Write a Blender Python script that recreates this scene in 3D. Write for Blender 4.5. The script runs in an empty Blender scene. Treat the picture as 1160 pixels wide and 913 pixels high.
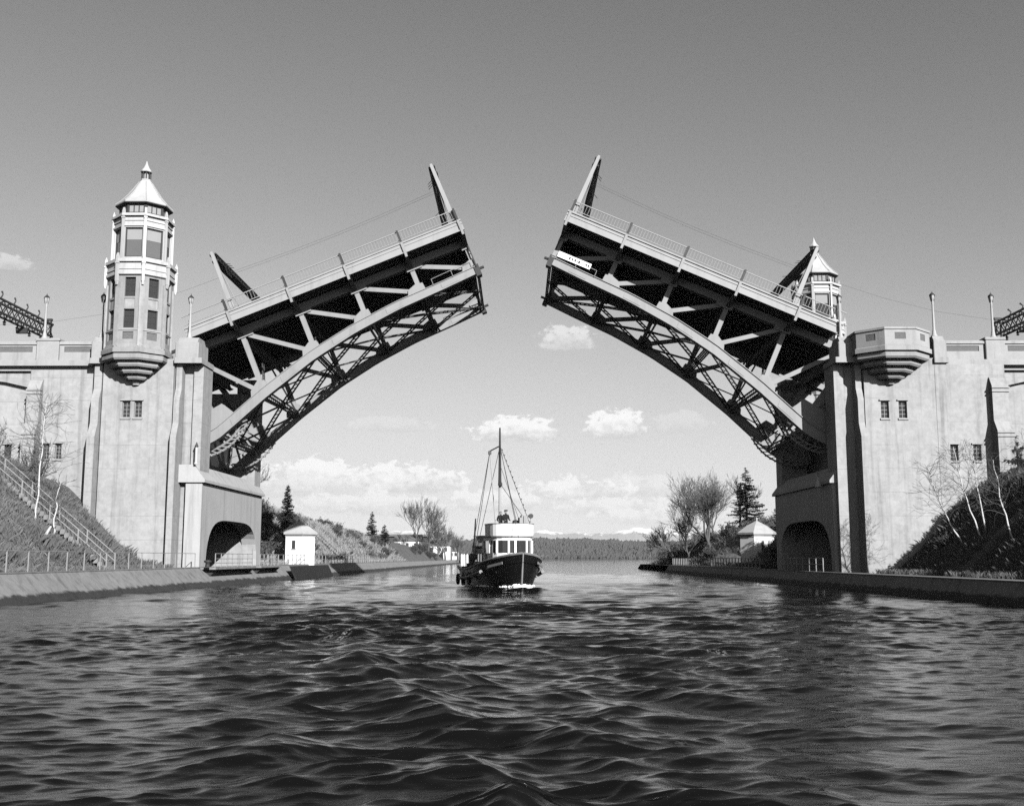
import bpy, math, random
import numpy as np
from mathutils import Vector, Matrix
random.seed(7); np.random.seed(7)
scene = bpy.context.scene
col = scene.collection
R = math.radians
# ------------------------------------------------------------------ camera, sky, sun, exposure
cam_d = bpy.data.cameras.new('camera'); cam = bpy.data.objects.new('camera', cam_d); col.objects.link(cam)
cam.location = (0, 0, 2.3)
cam.rotation_euler = (R(90 + 8.121), 0, R(0.323))
cam_d.sensor_width = 36; cam_d.lens = 1230 * 36 / 1160.0
cam_d.clip_start = 0.5; cam_d.clip_end = 60000
scene.camera = cam
SUN_AZ, SUN_EL = 27.0, 23.5      # degrees to the right of straight behind the camera, and above the horizon
to_sun = Vector((math.sin(R(SUN_AZ)) * math.cos(R(SUN_EL)), -math.cos(R(SUN_AZ)) * math.cos(R(SUN_EL)), math.sin(R(SUN_EL))))
sd = bpy.data.lights.new('sun', 'SUN'); sd.energy = 4.8; sd.angle = R(0.5); sd.color = (1, 1, 1)
sun = bpy.data.objects.new('sun', sd); col.objects.link(sun)
sun.rotation_euler = to_sun.to_track_quat('Z', 'Y').to_euler(); sun.location = (30, -40, 60)
vs = scene.view_settings
vs.view_transform = 'Standard'; vs.look = 'None'; vs.exposure = 0.95; vs.gamma = 1.0; vs.use_curve_mapping = False
try: scene.cycles.use_denoising = False; scene.cycles.sample_clamp_direct = 2.0; scene.cycles.sample_clamp_indirect = 1.0
except Exception: pass
scene.cycles.max_bounces = 6; scene.cycles.diffuse_bounces = 0; scene.cycles.glossy_bounces = 3
scene.cycles.transparent_max_bounces = 8; scene.cycles.volume_bounces = 0

def mk(nt):
    def m(op, a, b=None, c=None, clamp=False):
        n = nt.nodes.new('ShaderNodeMath'); n.operation = op; n.use_clamp = clamp
        for i, v in enumerate((a, b, c)):
            if v is None: continue
            if isinstance(v, (int, float)): n.inputs[i].default_value = v
            else: nt.links.new(v, n.inputs[i])
        return n.outputs[0]
    return m
def noise(nt, vec, scale, detail=4, rough=0.5, dims='3D', dist=0.0):
    n = nt.nodes.new('ShaderNodeTexNoise'); n.noise_dimensions = dims
    n.inputs['Scale'].default_value = scale; n.inputs['Detail'].default_value = detail; n.inputs['Roughness'].default_value = rough
    n.inputs['Distortion'].default_value = dist
    nt.links.new(vec, n.inputs['Vector']); return n.outputs['Fac']
def mrange(nt, v, a, b, c=0.0, d=1.0, smooth=True):
    n = nt.nodes.new('ShaderNodeMapRange'); n.interpolation_type = 'SMOOTHSTEP' if smooth else 'LINEAR'
    for i, x in enumerate((a, b, c, d)): n.inputs[i + 1].default_value = x
    nt.links.new(v, n.inputs[0]); return n.outputs[0]
def comb(nt, x, y, z):
    n = nt.nodes.new('ShaderNodeCombineXYZ')
    for i, v in enumerate((x, y, z)):
        if isinstance(v, (int, float)): n.inputs[i].default_value = v
        else: nt.links.new(v, n.inputs[i])
    return n.outputs[0]

world = bpy.data.worlds.new('World'); scene.world = world; world.use_nodes = True
nt = world.node_tree; nt.nodes.clear(); m = mk(nt)
out = nt.nodes.new('ShaderNodeOutputWorld'); bg = nt.nodes.new('ShaderNodeBackground')
sky = nt.nodes.new('ShaderNodeTexSky'); sky.sky_type = 'NISHITA'; sky.sun_disc = False
sky.sun_elevation = R(SUN_EL); sky.sun_rotation = R(180 - SUN_AZ)
sky.altitude = 10; sky.air_density = 1.0; sky.dust_density = 0.6; sky.ozone_density = 2.0
sep = nt.nodes.new('ShaderNodeSeparateColor'); nt.links.new(sky.outputs[0], sep.inputs[0])
# black-and-white film behind an orange filter: mostly the red part of the sky's light
lum = m('ADD', m('MULTIPLY', sep.outputs[0], 0.8), m('MULTIPLY', sep.outputs[1], 0.2))
# film shoulder: the pale sky near the horizon is compressed
lum = m('MULTIPLY', m('SUBTRACT', 1.0, m('POWER', 2.71828, m('MULTIPLY', m('POWER', m('MULTIPLY', lum, 0.1), 1.6), -6.2))), 7.9)
tc = nt.nodes.new('ShaderNodeTexCoord'); sx = nt.nodes.new('ShaderNodeSeparateXYZ'); nt.links.new(tc.outputs['Generated'], sx.inputs[0])
az = m('MULTIPLY', m('ARCTAN2', sx.outputs[0], sx.outputs[1]), 57.29578)
el = m('MULTIPLY', m('ARCSINE', sx.outputs[2]), 57.29578)
cv = comb(nt, az, m('MULTIPLY', el, 1.5), 0.0)
n_big = noise(nt, cv, 0.62, 7, 0.6, dist=0.3)
n_fine = noise(nt, cv, 1.9, 7, 0.66)
nn = m('ADD', m('MULTIPLY', m('SUBTRACT', n_big, 0.5), 2.6), m('MULTIPLY', m('SUBTRACT', n_fine, 0.5), 2.5))
alpha = None; shade = None
CL = [(2.62, 11.4, 1.9, .85, .75), (0.05, 6.6, 3.0, .9, 1.0), (5.29, 6.8, 2.1, 1.05, 1.0), (-6.63, 6.9, 2.6, .6, .5), (8.5, 6.9, 2.2, .8, .5),
      (-25.7, 14.0, 1.1, .5, .6), (-10.9, 4.2, 3.2, 1.1, 1.0), (-6.1, 4.0, 3.8, 1.15, 1.0), (-7.5, 2.7, 5.4, .8, .85), (3.1, 3.5, 3.8, .9, .95),
      (5.2, 2.6, 3.4, .7, .85), (-1.2, 2.9, 3.6, .8, .9), (7.6, 2.1, 4.2, .7, .85), (None, 3.6, 4.6, .9, .7)]
# the last entry repeats all round the horizon, so that the sky goes on outside the frame
azw = m('SUBTRACT', m('MODULO', m('ADD', az, 377.0), 17.0), 8.5)
for (a0, e0, w, h, op) in CL:
    u = m('DIVIDE', m('SUBTRACT', az, a0), w) if a0 is not None else m('DIVIDE', azw, w); v = m('DIVIDE', m('SUBTRACT', el, e0), h)
    vneg = m('MULTIPLY', m('MINIMUM', m('ADD', v, 0.25), 0.0), 1.6)      # flat, sharper underside
    d = m('ADD', m('MULTIPLY', u, u), m('ADD', m('MULTIPLY', v, v), m('MULTIPLY', vneg, vneg)))
    fld = m('ADD', m('SUBTRACT', 0.98, d), nn)
    al = m('MULTIPLY', mrange(nt, fld, 0.0, 0.55), op)
    sh = m('MULTIPLY', al, mrange(nt, m('ADD', v, m('MULTIPLY', nn, 0.75)), -0.7, 0.5))
    alpha = al if alpha is None else m('MAXIMUM', alpha, al)
    shade = sh if shade is None else m('MAXIMUM', shade, sh)
BG = 0.0518
KB = 10.0      # picture value 1.0 in sky units at this strength and exposure
# cloud: grey base, bright top
cloud = m('ADD', 0.61 * KB, m('MULTIPLY', shade, 0.36 * KB))
val = m('ADD', m('MULTIPLY', lum, m('SUBTRACT', 1.0, alpha)), m('MULTIPLY', cloud, alpha))
cc = comb(nt, val, val, val)
world.cycles.sampling_method = 'MANUAL'; world.cycles.sample_map_resolution = 512
nt.links.new(cc, bg.inputs[0]); bg.inputs[1].default_value = BG; nt.links.new(bg.outputs[0], out.inputs[0])

# ------------------------------------------------------------------ materials
MAT = {}
def mat(name, v, rough=0.8, amt=0.25, scale=0.6, streak=0.0, fine=0.12, fscale=9.0, bump=0.0, bscale=12.0, metal=0.0, spec=0.3, wet=None, sheet=None):
    ma = bpy.data.materials.new(name); ma.use_nodes = True; t = ma.node_tree; t.nodes.clear(); mm = mk(t)
    o = t.nodes.new('ShaderNodeOutputMaterial'); b = t.nodes.new('ShaderNodeBsdfPrincipled'); t.links.new(b.outputs[0], o.inputs[0])
    b.inputs['Roughness'].default_value = rough; b.inputs['Metallic'].default_value = metal; b.inputs['Specular IOR Level'].default_value = spec
    g = t.nodes.new('ShaderNodeNewGeometry'); pos = g.outputs['Position']
    n1 = noise(t, pos, scale, 5, 0.6); n2 = noise(t, pos, fscale, 4, 0.6)
    f = mm('ADD', 1.0, mm('ADD', mm('MULTIPLY', mm('SUBTRACT', n1, 0.5), amt * 2), mm('MULTIPLY', mm('SUBTRACT', n2, 0.5), fine * 2)))
    if streak:
        mp = t.nodes.new('ShaderNodeMapping'); t.links.new(pos, mp.inputs[0]); mp.inputs['Scale'].default_value = (1.6, 1.6, 0.09)
        n3 = noise(t, mp.outputs[0], 1.0, 5, 0.65)
        f = mm('MULTIPLY', f, mm('SUBTRACT', 1.0, mm('MULTIPLY', mrange(t, n3, 0.46, 0.75), streak)))
    if streak > .35:
        n4 = noise(t, pos, 1.7, 6, 0.72); f = mm('MULTIPLY', f, mm('ADD', 1.0, mm('MULTIPLY', mm('SUBTRACT', mrange(t, n4, 0.35, 0.7), 0.5), -0.20)))
    if sheet:      # faint horizontal lift joints left by the formwork
        sp = t.nodes.new('ShaderNodeSeparateXYZ'); t.links.new(pos, sp.inputs[0])
        fr = mm('ABSOLUTE', mm('SUBTRACT', mm('FRACT', mm('DIVIDE', sp.outputs[2], sheet)), 0.5))
        f = mm('MULTIPLY', f, mm('SUBTRACT', 1.0, mm('MULTIPLY', mm('MULTIPLY', mrange(t, fr, 0.475, 0.495), 0.20), mrange(t, n1, 0.4, 0.6))))
    if wet:        # tide-line stain: dark growth up to a ragged height
        sp = t.nodes.new('ShaderNodeSeparateXYZ'); t.links.new(pos, sp.inputs[0])
        zz = mm('ADD', sp.outputs[2], mm('MULTIPLY', mm('SUBTRACT', noise(t, pos, 1.3, 4, 0.6), 0.5), 0.5))
        f = mm('MULTIPLY', f, mrange(t, zz, wet - 0.08, wet + 0.08, 0.16, 1.0))
    val = mm('MULTIPLY', f, v, clamp=True)
    t.links.new(comb(t, val, val, val), b.inputs['Base Color'])
    if bump:
        bn = t.nodes.new('ShaderNodeBump'); bn.inputs['Strength'].default_value = bump; bn.inputs['Distance'].default_value = 0.05
        t.links.new(noise(t, pos, bscale, 5, 0.6), bn.inputs['Height']); t.links.new(bn.outputs[0], b.inputs['Normal'])
    MAT[name] = ma; return ma
mat('concrete', 0.262, 0.9, 0.22, 0.28, 0.36, 0.16, 3.5, 0.25, 8, sheet=1.85)
mat('concrete_trim', 0.27, 0.9, 0.18, 0.8, 0.28, 0.14, 7, 0.25, 10)
mat('concrete_corbel', 0.227, 0.9, 0.25, 1.0, 0.25, 0.18, 6, 0.3, 9)
mat('panel_aggregate', 0.108, 0.95, 0.2, 1.2, 0.1, 0.5, 14, 0.5, 14)
mat('wall_concrete', 0.184, 0.9, 0.25, 0.5, 0.40, 0.14, 5, 0.3, 8, wet=0.55)
mat('abutment_concrete', 0.33, 0.9, 0.16, 0.5, 0.25, 0.1, 6, 0.25, 8)
mat('white_paint', 0.37, 0.55, 0.10, 1.0, 0.25, 0.05)
mat('roof_metal', 0.36, 0.5, 0.1, 1.2, 0.15, 0.05)
mat('steel_grey', 0.216, 0.6, 0.12, 0.8, 0.15, 0.08, 10)
mat('steel_shade', 0.06, 0.7, 0.2, 0.8)  # darker copy of steel_grey: shade under the leaves put into the colour
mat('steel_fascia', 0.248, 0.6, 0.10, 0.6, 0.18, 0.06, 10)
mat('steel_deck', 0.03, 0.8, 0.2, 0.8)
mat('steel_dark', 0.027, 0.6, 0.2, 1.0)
mat('grating', 0.027, 0.9, 0.2, 1.0)
mat('frame_dark', 0.032, 0.6, 0.1)
mat('wire', 0.043, 0.6, 0.1)
mat('rail_paint', 0.22, 0.6, 0.12, 1.5)
mat('lamp_post', 0.297, 0.7, 0.12, 1.5)
mat('lamp_glass', 0.297, 0.25, 0.05)
mat('blind', 0.227, 0.9, 0.1)
mat('grass_bank', 0.092, 1.0, 0.75, 0.45, 0, 0.6, 2.2, 0.8, 5)
mat('grass_blades', 0.108, 1.0, 0.75, 0.6, 0, 0.3, 5)
mat('dry_grass', 0.20, 1.0, 0.35, 0.25, 0, 0.3, 4)
mat('weeds', 0.085, 1.0, 0.35, 0.5, 0, 0.3, 5)
mat('twigs', 0.07, 1.0, 0.3, 0.8)
mat('twigs_pale', 0.092, 1.0, 0.25, 0.8)
mat('bark', 0.076, 1.0, 0.3, 2.0)
mat('birch_bark', 0.42, 0.9, 0.3, 2.5, 0, 0.35, 9)
mat('needles', 0.024, 1.0, 0.3, 1.0)
mat('shrub_leaf', 0.041, 1.0, 0.35, 0.9)
mat('hull_black', 0.006, 0.35, 0.2, 1.0, spec=0.5)
mat('hull_trim', 0.162, 0.6, 0.2, 1.5)
mat('boat_white', 0.7, 0.4, 0.05, 1.5, 0.12)
mat('boat_cabin', 0.194, 0.5, 0.12, 1.5, 0.15)
mat('deck_wood', 0.119, 0.8, 0.2, 2.0)
mat('mast_dark', 0.027, 0.5, 0.2, 2.0)
mat('mast_pale', 0.27, 0.5, 0.15, 2.0)
mat('cloth_dark', 0.011, 0.95, 0.2, 5)
mat('skin', 0.227, 0.7, 0.1, 6)
mat('hair', 0.022, 0.8, 0.1, 6)
mat('tarred_timber', 0.012, 0.8, 0.3, 1.0)
mat('tyre', 0.011, 0.9, 0.1)
mat('foam', 0.8, 0.9, 0.1, 3)
mat('house_wall', 0.6, 0.8, 0.08)
mat('house_roof', 0.119, 0.9, 0.15)
mat('far_forest', 0.058, 1.0, 0.4, 0.02, 0, 0.3, 0.2)
mat('far_hill', 0.054, 1.0, 0.3, 0.01)
mat('mountain', 0.086, 1.0, 0.2, 0.0006)
mat('snow', 0.8, 0.9, 0.05, 0.001)
mat('gravel', 0.119, 1.0, 0.25, 0.6, 0, 0.35, 9)
mat('sign_white', 0.75, 0.6, 0.04)
mat('sign_ink', 0.032, 0.8, 0.04)
def glass(name, v, rough=0.06):
    ma = mat(name, v, rough, 0.1, 1.0, spec=0.5); return ma
glass('glass_dark', 0.03); glass('glass_grey', 0.10, 0.1)

# ------------------------------------------------------------------ mesh helpers
ORG = {}
class MB:
    def __init__(s, T=None): s.v = []; s.f = []; s.T = T
    def add(s, vs, fs):
        k = len(s.v)
        if s.T is not None: vs = [s.T @ Vector(p) for p in vs]
        s.v += [tuple(p) for p in vs]; s.f += [tuple(i + k for i in f) for f in fs]; return s
    def box(s, x0, x1, y0, y1, z0, z1):
        return s.add([(x0, y0, z0), (x1, y0, z0), (x1, y1, z0), (x0, y1, z0), (x0, y0, z1), (x1, y0, z1), (x1, y1, z1), (x0, y1, z1)],
                     [(0, 3, 2, 1), (4, 5, 6, 7), (0, 1, 5, 4), (1, 2, 6, 5), (2, 3, 7, 6), (3, 0, 4, 7)])
    def bbox(s, x0, x1, y0, y1, z0, z1, b=0.03):     # box with chamfered top and vertical edges
        xs = (x0, x0 + b, x1 - b, x1); ys = (y0, y0 + b, y1 - b, y1)
        ring = [(xs[1], ys[0]), (xs[2], ys[0]), (xs[3], ys[1]), (xs[3], ys[2]), (xs[2], ys[3]), (xs[1], ys[3]), (xs[0], ys[2]), (xs[0], ys[1])]
        top = [(xs[1] + b * .4, ys[1]), (xs[2] - b * .4, ys[1]), (xs[2], ys[1] + b * .4), (xs[2], ys[2] - b * .4), (xs[2] - b * .4, ys[2]), (xs[1] + b * .4, ys[2]), (xs[1], ys[2] - b * .4), (xs[1], ys[1] + b * .4)]
        v = [(x, y, z0) for x, y in ring] + [(x, y, z1 - b) for x, y in ring] + [(x, y, z1) for x, y in top]
        f = [tuple(range(7, -1, -1)), tuple(range(16, 24))]
        for k in (0, 8):
            for i in range(8): f.append((k + i, k + (i + 1) % 8, k + 8 + (i + 1) % 8, k + 8 + i))
        return s.add(v, f)
    def prism(s, poly, lo, hi, axis='y'):
        """poly of 2-D points extruded: axis y -> (x,z), axis x -> (y,z), axis z -> (x,y)"""
        mp = {'y': lambda a, b, t: (a, t, b), 'x': lambda a, b, t: (t, a, b), 'z': lambda a, b, t: (a, b, t)}[axis]
        n = len(poly); v = [mp(a, b, lo) for a, b in poly] + [mp(a, b, hi) for a, b in poly]
        f = [tuple(range(n)), tuple(range(2 * n - 1, n - 1, -1))] + [(i, i + n, (i + 1) % n + n, (i + 1) % n) for i in range(n)]
        return s.add(v, f)
    def beam(s, p, q, w, h, up=(0, 0, 1)):
        p, q = Vector(p), Vector(q); d = (q - p).normalized(); u = Vector(up)
        sd_ = d.cross(u)
        if sd_.length < 1e-4: sd_ = d.cross(Vector((1, 0, 0)))
        sd_.normalize(); u = sd_.cross(d).normalized(); a, b = sd_ * w / 2, u * h / 2
        v = [p - a - b, p + a - b, p + a + b, p - a + b, q - a - b, q + a - b, q + a + b, q - a + b]
        return s.add(v, [(0, 1, 2, 3), (7, 6, 5, 4), (0, 4, 5, 1), (1, 5, 6, 2), (2, 6, 7, 3), (3, 7, 4, 0)])
    def tube(s, p, q, r0, r1=None, n=6, cap=True):
        return s.path([p, q], [r0, r0 if r1 is None else r1], n, cap)
    def path(s, pts, rad, n=6, cap=True):
        pts = [Vector(p) for p in pts]; v = []; f = []; prev = None
        if isinstance(rad, (int, float)): rad = [rad] * len(pts)
        for i, p in enumerate(pts):
            d = (pts[min(i + 1, len(pts) - 1)] - pts[max(i - 1, 0)]).normalized()
            a = d.cross(prev[0].cross(d)) if prev else d.cross(Vector((0, 0, 1)) if abs(d.z) < .9 else Vector((1, 0, 0)))
            if a.length < 1e-6: a = d.orthogonal()
            a.normalize(); b = d.cross(a); prev = (a,)
            for k in range(n):
                t = 2 * math.pi * k / n; v.append(p + (a * math.cos(t) + b * math.sin(t)) * rad[i])
        for i in range(len(pts) - 1):
            for k in range(n): f.append((i * n + k, i * n + (k + 1) % n, (i + 1) * n + (k + 1) % n, (i + 1) * n + k))
        if cap: f.append(tuple(range(n - 1, -1, -1))); f.append(tuple((len(pts) - 1) * n + k for k in range(n)))
        return s.add(v, f)
    def lathe(s, prof, n=8, c=(0, 0, 0), rot=0.0, cap=True):
        v = []; f = []
        for r, z in prof:
            for k in range(n):
                t = rot + 2 * math.pi * k / n; v.append((c[0] + r * math.cos(t), c[1] + r * math.sin(t), c[2] + z))
        for i in range(len(prof) - 1):
            for k in range(n): f.append((i * n + k, i * n + (k + 1) % n, (i + 1) * n + (k + 1) % n, (i + 1) * n + k))
        if cap: f.append(tuple(range(n - 1, -1, -1))); f.append(tuple((len(prof) - 1) * n + k for k in range(n)))
        return s.add(v, f)
    def lattice(s, p, q, w, n, side, ch=0.10, lc=0.05):
        """two flange angles a width w apart along `side`, laced with a zigzag"""
        p, q = Vector(p), Vector(q); d = (q - p).normalized(); sv = Vector(side); sv = (sv - d * sv.dot(d)).normalized() * w / 2
        up = d.cross(sv).normalized()
        s.beam(p - sv, q - sv, ch, ch, up); s.beam(p + sv, q + sv, ch, ch, up)
        for i in range(n):
            a = p + (q - p) * (i / n); b = p + (q - p) * ((i + 1) / n); sg = 1 if i % 2 else -1
            s.beam(a + sv * sg, b - sv * sg, lc, lc * .4, up)
            s.beam(a - sv * sg, b + sv * sg, lc, lc * .4, up)
        return s
    def wall(s, x0, x1, z0, z1, y, depth, holes=()):
        """sheet facing -y with window openings that have reveals `depth` deep"""
        xs = sorted({x0, x1, *[h[0] for h in holes], *[h[1] for h in holes]}); zs = sorted({z0, z1, *[h[2] for h in holes], *[h[3] for h in holes]})
        for i in range(len(xs) - 1):
            for j in range(len(zs) - 1):
                cx, cz = (xs[i] + xs[i + 1]) / 2, (zs[j] + zs[j + 1]) / 2
                if any(h[0] < cx < h[1] and h[2] < cz < h[3] for h in holes): continue
                s.add([(xs[i], y, zs[j]), (xs[i + 1], y, zs[j]), (xs[i + 1], y, zs[j + 1]), (xs[i], y, zs[j + 1])], [(0, 1, 2, 3)])
        for a, b, c, d in holes:
            e = y + depth
            s.add([(a, y, c), (b, y, c), (b, y, d), (a, y, d), (a, e, c), (b, e, c), (b, e, d), (a, e, d)], [(0, 4, 5, 1), (1, 5, 6, 2), (2, 6, 7, 3), (3, 7, 4, 0)])
        return s
    def build(s, name, material, parent=None, smooth=False, stuff=False):
        me = bpy.data.meshes.new(name)
        o0 = ORG.get(parent.name, Vector()) if parent else Vector()
        vv = [(p[0] - o0[0], p[1] - o0[1], p[2] - o0[2]) for p in s.v] if parent else s.v
        me.from_pydata(vv, [], s.f); me.update()
        me.materials.append(MAT[material])
        if smooth: me.polygons.foreach_set('use_smooth', [True] * len(me.polygons))
        o = bpy.data.objects.new(name, me); col.objects.link(o)
        if parent: o.parent = parent; ORG[o.name] = o0
        if stuff: o['kind'] = 'stuff'
        return o
def thing(name, label, cat, loc=(0, 0, 0), group=None, local=False):
    o = bpy.data.objects.new(name, None); col.objects.link(o); o.location = loc; o.empty_display_size = 0.3
    tag(o, label, cat, group); ORG[o.name] = Vector((0, 0, 0)) if local else Vector(loc); return o
def tag(o, label, cat, group=None):
    o['label'] = label; o['category'] = cat
    if group: o['group'] = group
    return o
def struct(o): o['kind'] = 'structure'; return o
def copy_tree(o, parent=None):
    c = o.copy(); col.objects.link(c); c.parent = parent
    for ch in o.children: copy_tree(ch, c)
    return c
def mirror(pts, sg): return [(p[0] * sg, p[1]) for p in pts]
def xr(a, b, sg): return (min(a * sg, b * sg), max(a * sg, b * sg))
WL = 0.15      # water level
# ------------------------------------------------------------------ the bridge: windows, piers, approaches
def window(parent, T, x0, x1, z0, z1, y, cols, rows, hood=True, sill=True, fm='frame_dark', gm='glass_dark', bar=0.05, blind=0.0):
    """glazed opening facing -y (after T): a frame part with pane, sill and hood under it; y is the wall face"""
    fr = MB(T); e = y + 0.16
    b = bar
    fr.box(x0, x0 + b, e, e + .1, z0, z1); fr.box(x1 - b, x1, e, e + .1, z0, z1); fr.box(x0 + b, x1 - b, e, e + .1, z0, z0 + b); fr.box(x0 + b, x1 - b, e, e + .1, z1 - b, z1)
    for i in range(1, cols):
        xx = x0 + (x1 - x0) * i / cols; fr.box(xx - b * .35, xx + b * .35, e + .02, e + .09, z0 + b, z1 - b)
    for j in range(1, rows):
        zz = z0 + (z1 - z0) * j / rows; fr.box(x0 + b, x1 - b, e + .03, e + .08, zz - b * .35, zz + b * .35)
    w = fr.build('window', fm, parent)
    MB(T).box(x0 + .01, x1 - .01, e + .06, e + .075, z0 + .01, z1 - .01).build('pane', gm, w)
    if blind: MB(T).box(x0 + b, x1 - b, e + .04, e + .055, z1 - b - (z1 - z0) * blind, z1 - b).build('blind', 'blind', w)
    if sill: MB(T).box(x0 - .08, x1 + .08, y - .10, y + .14, z0 - .14, z0 - .002).build('sill', 'concrete_trim', w)
    if hood:
        MB(T).box(x0 - .12, x1 + .12, y - .13, y + .05, z1 + .04, z1 + .14).build('hood', 'concrete_trim', w)
    return w
def stepped(mb, xa, xb, sg, prof, back):
    """buttress: prof = front outline (y,z) from the foot up, extruded in x"""
    poly = list(prof) + [(back, prof[-1][1]), (back, prof[0][1])]
    lo, hi = xr(xa, xb, sg); return mb.prism(poly, lo, hi, 'x')
BUT = [(84.25, 1.0), (84.25, 11.7), (84.75, 12.8), (84.75, 14.7), (85.15, 15.6), (85.15, 17.6)]

def pier(sg, label, wins, Y0, outer):
    p = thing('bridge_pier', label, 'bridge pier', (30 * sg, 86, 1.0))
    B = lambda a, b, *r: MB().box(*xr(a, b, sg), *r)
    f = MB(); lo, hi = xr(27.35, 33.0, sg); f.wall(lo, hi, 1.0, 18.0, 85.0, 0.45, [(*xr(w[0], w[1], sg), w[2], w[3]) for w in wins])
    f.box(lo, hi, 85.45, 86.4, 1.0, 18.0); f.box(*xr(27.35, 27.37, sg), 85.0, 85.5, 1.0, 18.0); f.box(*xr(32.98, 33.0, sg), 85.0, 85.5, 1.0, 18.0)
    f.build('main_face', 'concrete', p)
    for w in wins: window(p, None, *xr(w[0], w[1], sg), w[2], w[3], 85.0, 2, 4, fm='steel_grey')
    # joint strip between the face and the inner buttress, set back
    for k in ((0, 1) if outer else (0,)):
        b = MB(); stepped(b, *((26.75, 27.22) if k == 0 else (33.14, 33.75)), sg, BUT, 86.6); b.build('buttress', 'concrete', p)
    c = MB(); c.box(*xr(25.2, 33.9, sg), 86.0, 88.3, 1.0, 17.6); c.build('wall', 'concrete', p)
    # shallow ribs of the corner strip
    MB().box(*xr(25.2, 25.95, sg), 85.7, 86.0, 1.0, 17.6).build('corner_rib', 'concrete', p)
    B(25.2, 33.9, 103.7, 106.0, 1.0, 18.0).build('wall', 'concrete', p)
    B(25.6, 27.4, 104.6, 106.1, 18.0, 19.5).build('pedestal', 'concrete_trim', p)
    B(33.0, 33.9, 88.3, 103.7, 1.0, 17.4).build('chamber_wall', 'concrete', p)
    B(26.9, 33.0, 88.3, 103.7, 7.7, 8.2).build('chamber_floor', 'concrete', p)
    MB().box(*xr(27.6, 27.75, sg), 88.3, 103.7, 8.2, 13.2).build('added_shade_screen', 'steel_dark', p)  # added dark sheet: hides the sunlit back wall, stands in for chamber shade
    if not outer: MB().box(*xr(33.0, 33.9, sg), 85.0, 86.0, 1.0, 17.6).build('wall', 'concrete', p)
    # corner post with lamp plinth
    q = MB(); q.bbox(*xr(25.1, 27.3, sg), 84.62, 88.2, 17.6, 18.05, .05); q.bbox(*xr(25.45, 27.3, sg), 84.85, 87.6, 18.05, 19.35, .05)
    q.prism([(85.0, 19.35), (85.45, 19.8), (86.9, 19.8), (87.4, 19.35)], *xr(25.6, 27.15, sg), 'x'); q.build('pedestal', 'concrete_trim', p)
    q = MB(); q.bbox(*xr(32.95, 34.1, sg), 84.75, 86.6, 17.6, 18.05, .05); q.bbox(*xr(33.02, 34.05, sg), 84.95, 86.5, 18.05, 19.45, .05)
    q.prism([(85.1, 19.45), (85.4, 19.85), (86.2, 19.85), (86.4, 19.45)], *xr(33.1, 33.95, sg), 'x'); q.build('pedestal', 'concrete_trim', p)
    # lower abutment with its arched opening towards the canal
    a = MB(); Y1, zt, zb = 105.6, 8.2, 0.6
    n = 28; ja, jb = 87.2, 104.1; cy, hw = (ja + jb) / 2, (jb - ja) / 2
    ys = [cy - hw * math.cos(math.pi * i / n) for i in range(n + 1)]
    za = lambda y: 1.2 + 4.25 * max(0.0, 1 - abs((y - cy) / hw) ** 4.6) ** (1 / 2.5)
    for X in (24.9, 26.2):
        Xs = X * sg
        a.add([(Xs, Y0, zb), (Xs, ja, zb), (Xs, ja, zt), (Xs, Y0, zt)], [(0, 1, 2, 3)]); a.add([(Xs, jb, zb), (Xs, Y1, zb), (Xs, Y1, zt), (Xs, jb, zt)], [(0, 1, 2, 3)])
        a.add([(Xs, ja, zb), (Xs, jb, zb), (Xs, jb, 1.2), (Xs, ja, 1.2)], [(0, 1, 2, 3)])
        for i in range(n): a.add([(Xs, ys[i], za(ys[i])), (Xs, ys[i + 1], za(ys[i + 1])), (Xs, ys[i + 1], zt), (Xs, ys[i], zt)], [(0, 1, 2, 3)])
    for i in range(n): a.add([(24.9 * sg, ys[i], za(ys[i])), (26.2 * sg, ys[i], za(ys[i])), (26.2 * sg, ys[i + 1], za(ys[i + 1])), (24.9 * sg, ys[i + 1], za(ys[i + 1]))], [(0, 1, 2, 3)])
    for Y in (Y0, Y1): a.add([(24.9 * sg, Y, zb), (26.2 * sg, Y, zb), (26.2 * sg, Y, zt), (24.9 * sg, Y, zt)], [(0, 1, 2, 3)])
    a.add([(24.9 * sg, ja, 1.2), (34 * sg, ja, 1.2), (34 * sg, jb, 1.2), (24.9 * sg, jb, 1.2)], [(0, 1, 2, 3)])
    a.build('abutment', 'abutment_concrete', p)
    # inner partition seen through the arch
    MB().box(*xr(29.0, 30.2, sg), 88.3, 96.5, 1.2, 7.7).build('partition', 'abutment_concrete', p)
    cp = MB(); cp.prism(mirror([(24.66, 8.2), (24.66, 8.42), (25.55, 9.6), (26.9, 9.6), (26.9, 8.2)], sg), Y0 - .2, 105.85, 'y'); cp.build('coping', 'abutment_concrete', p)
    return p
WIN_L = [(29.78, 30.4, 13.3, 14.6), (30.72, 31.36, 13.3, 14.6)]
WIN_R = [(28.62, 29.25, 13.2, 14.55), (30.02, 30.67, 13.2, 14.55)]
pier_l = pier(-1, 'pale concrete bridge pier with arched base under the tall window tower', WIN_L, 85.5, True)
pier_r = pier(1, 'concrete bridge pier with shaded inner arch and open balcony, beside the leaning birches', WIN_R, 86.3, False)

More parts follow.
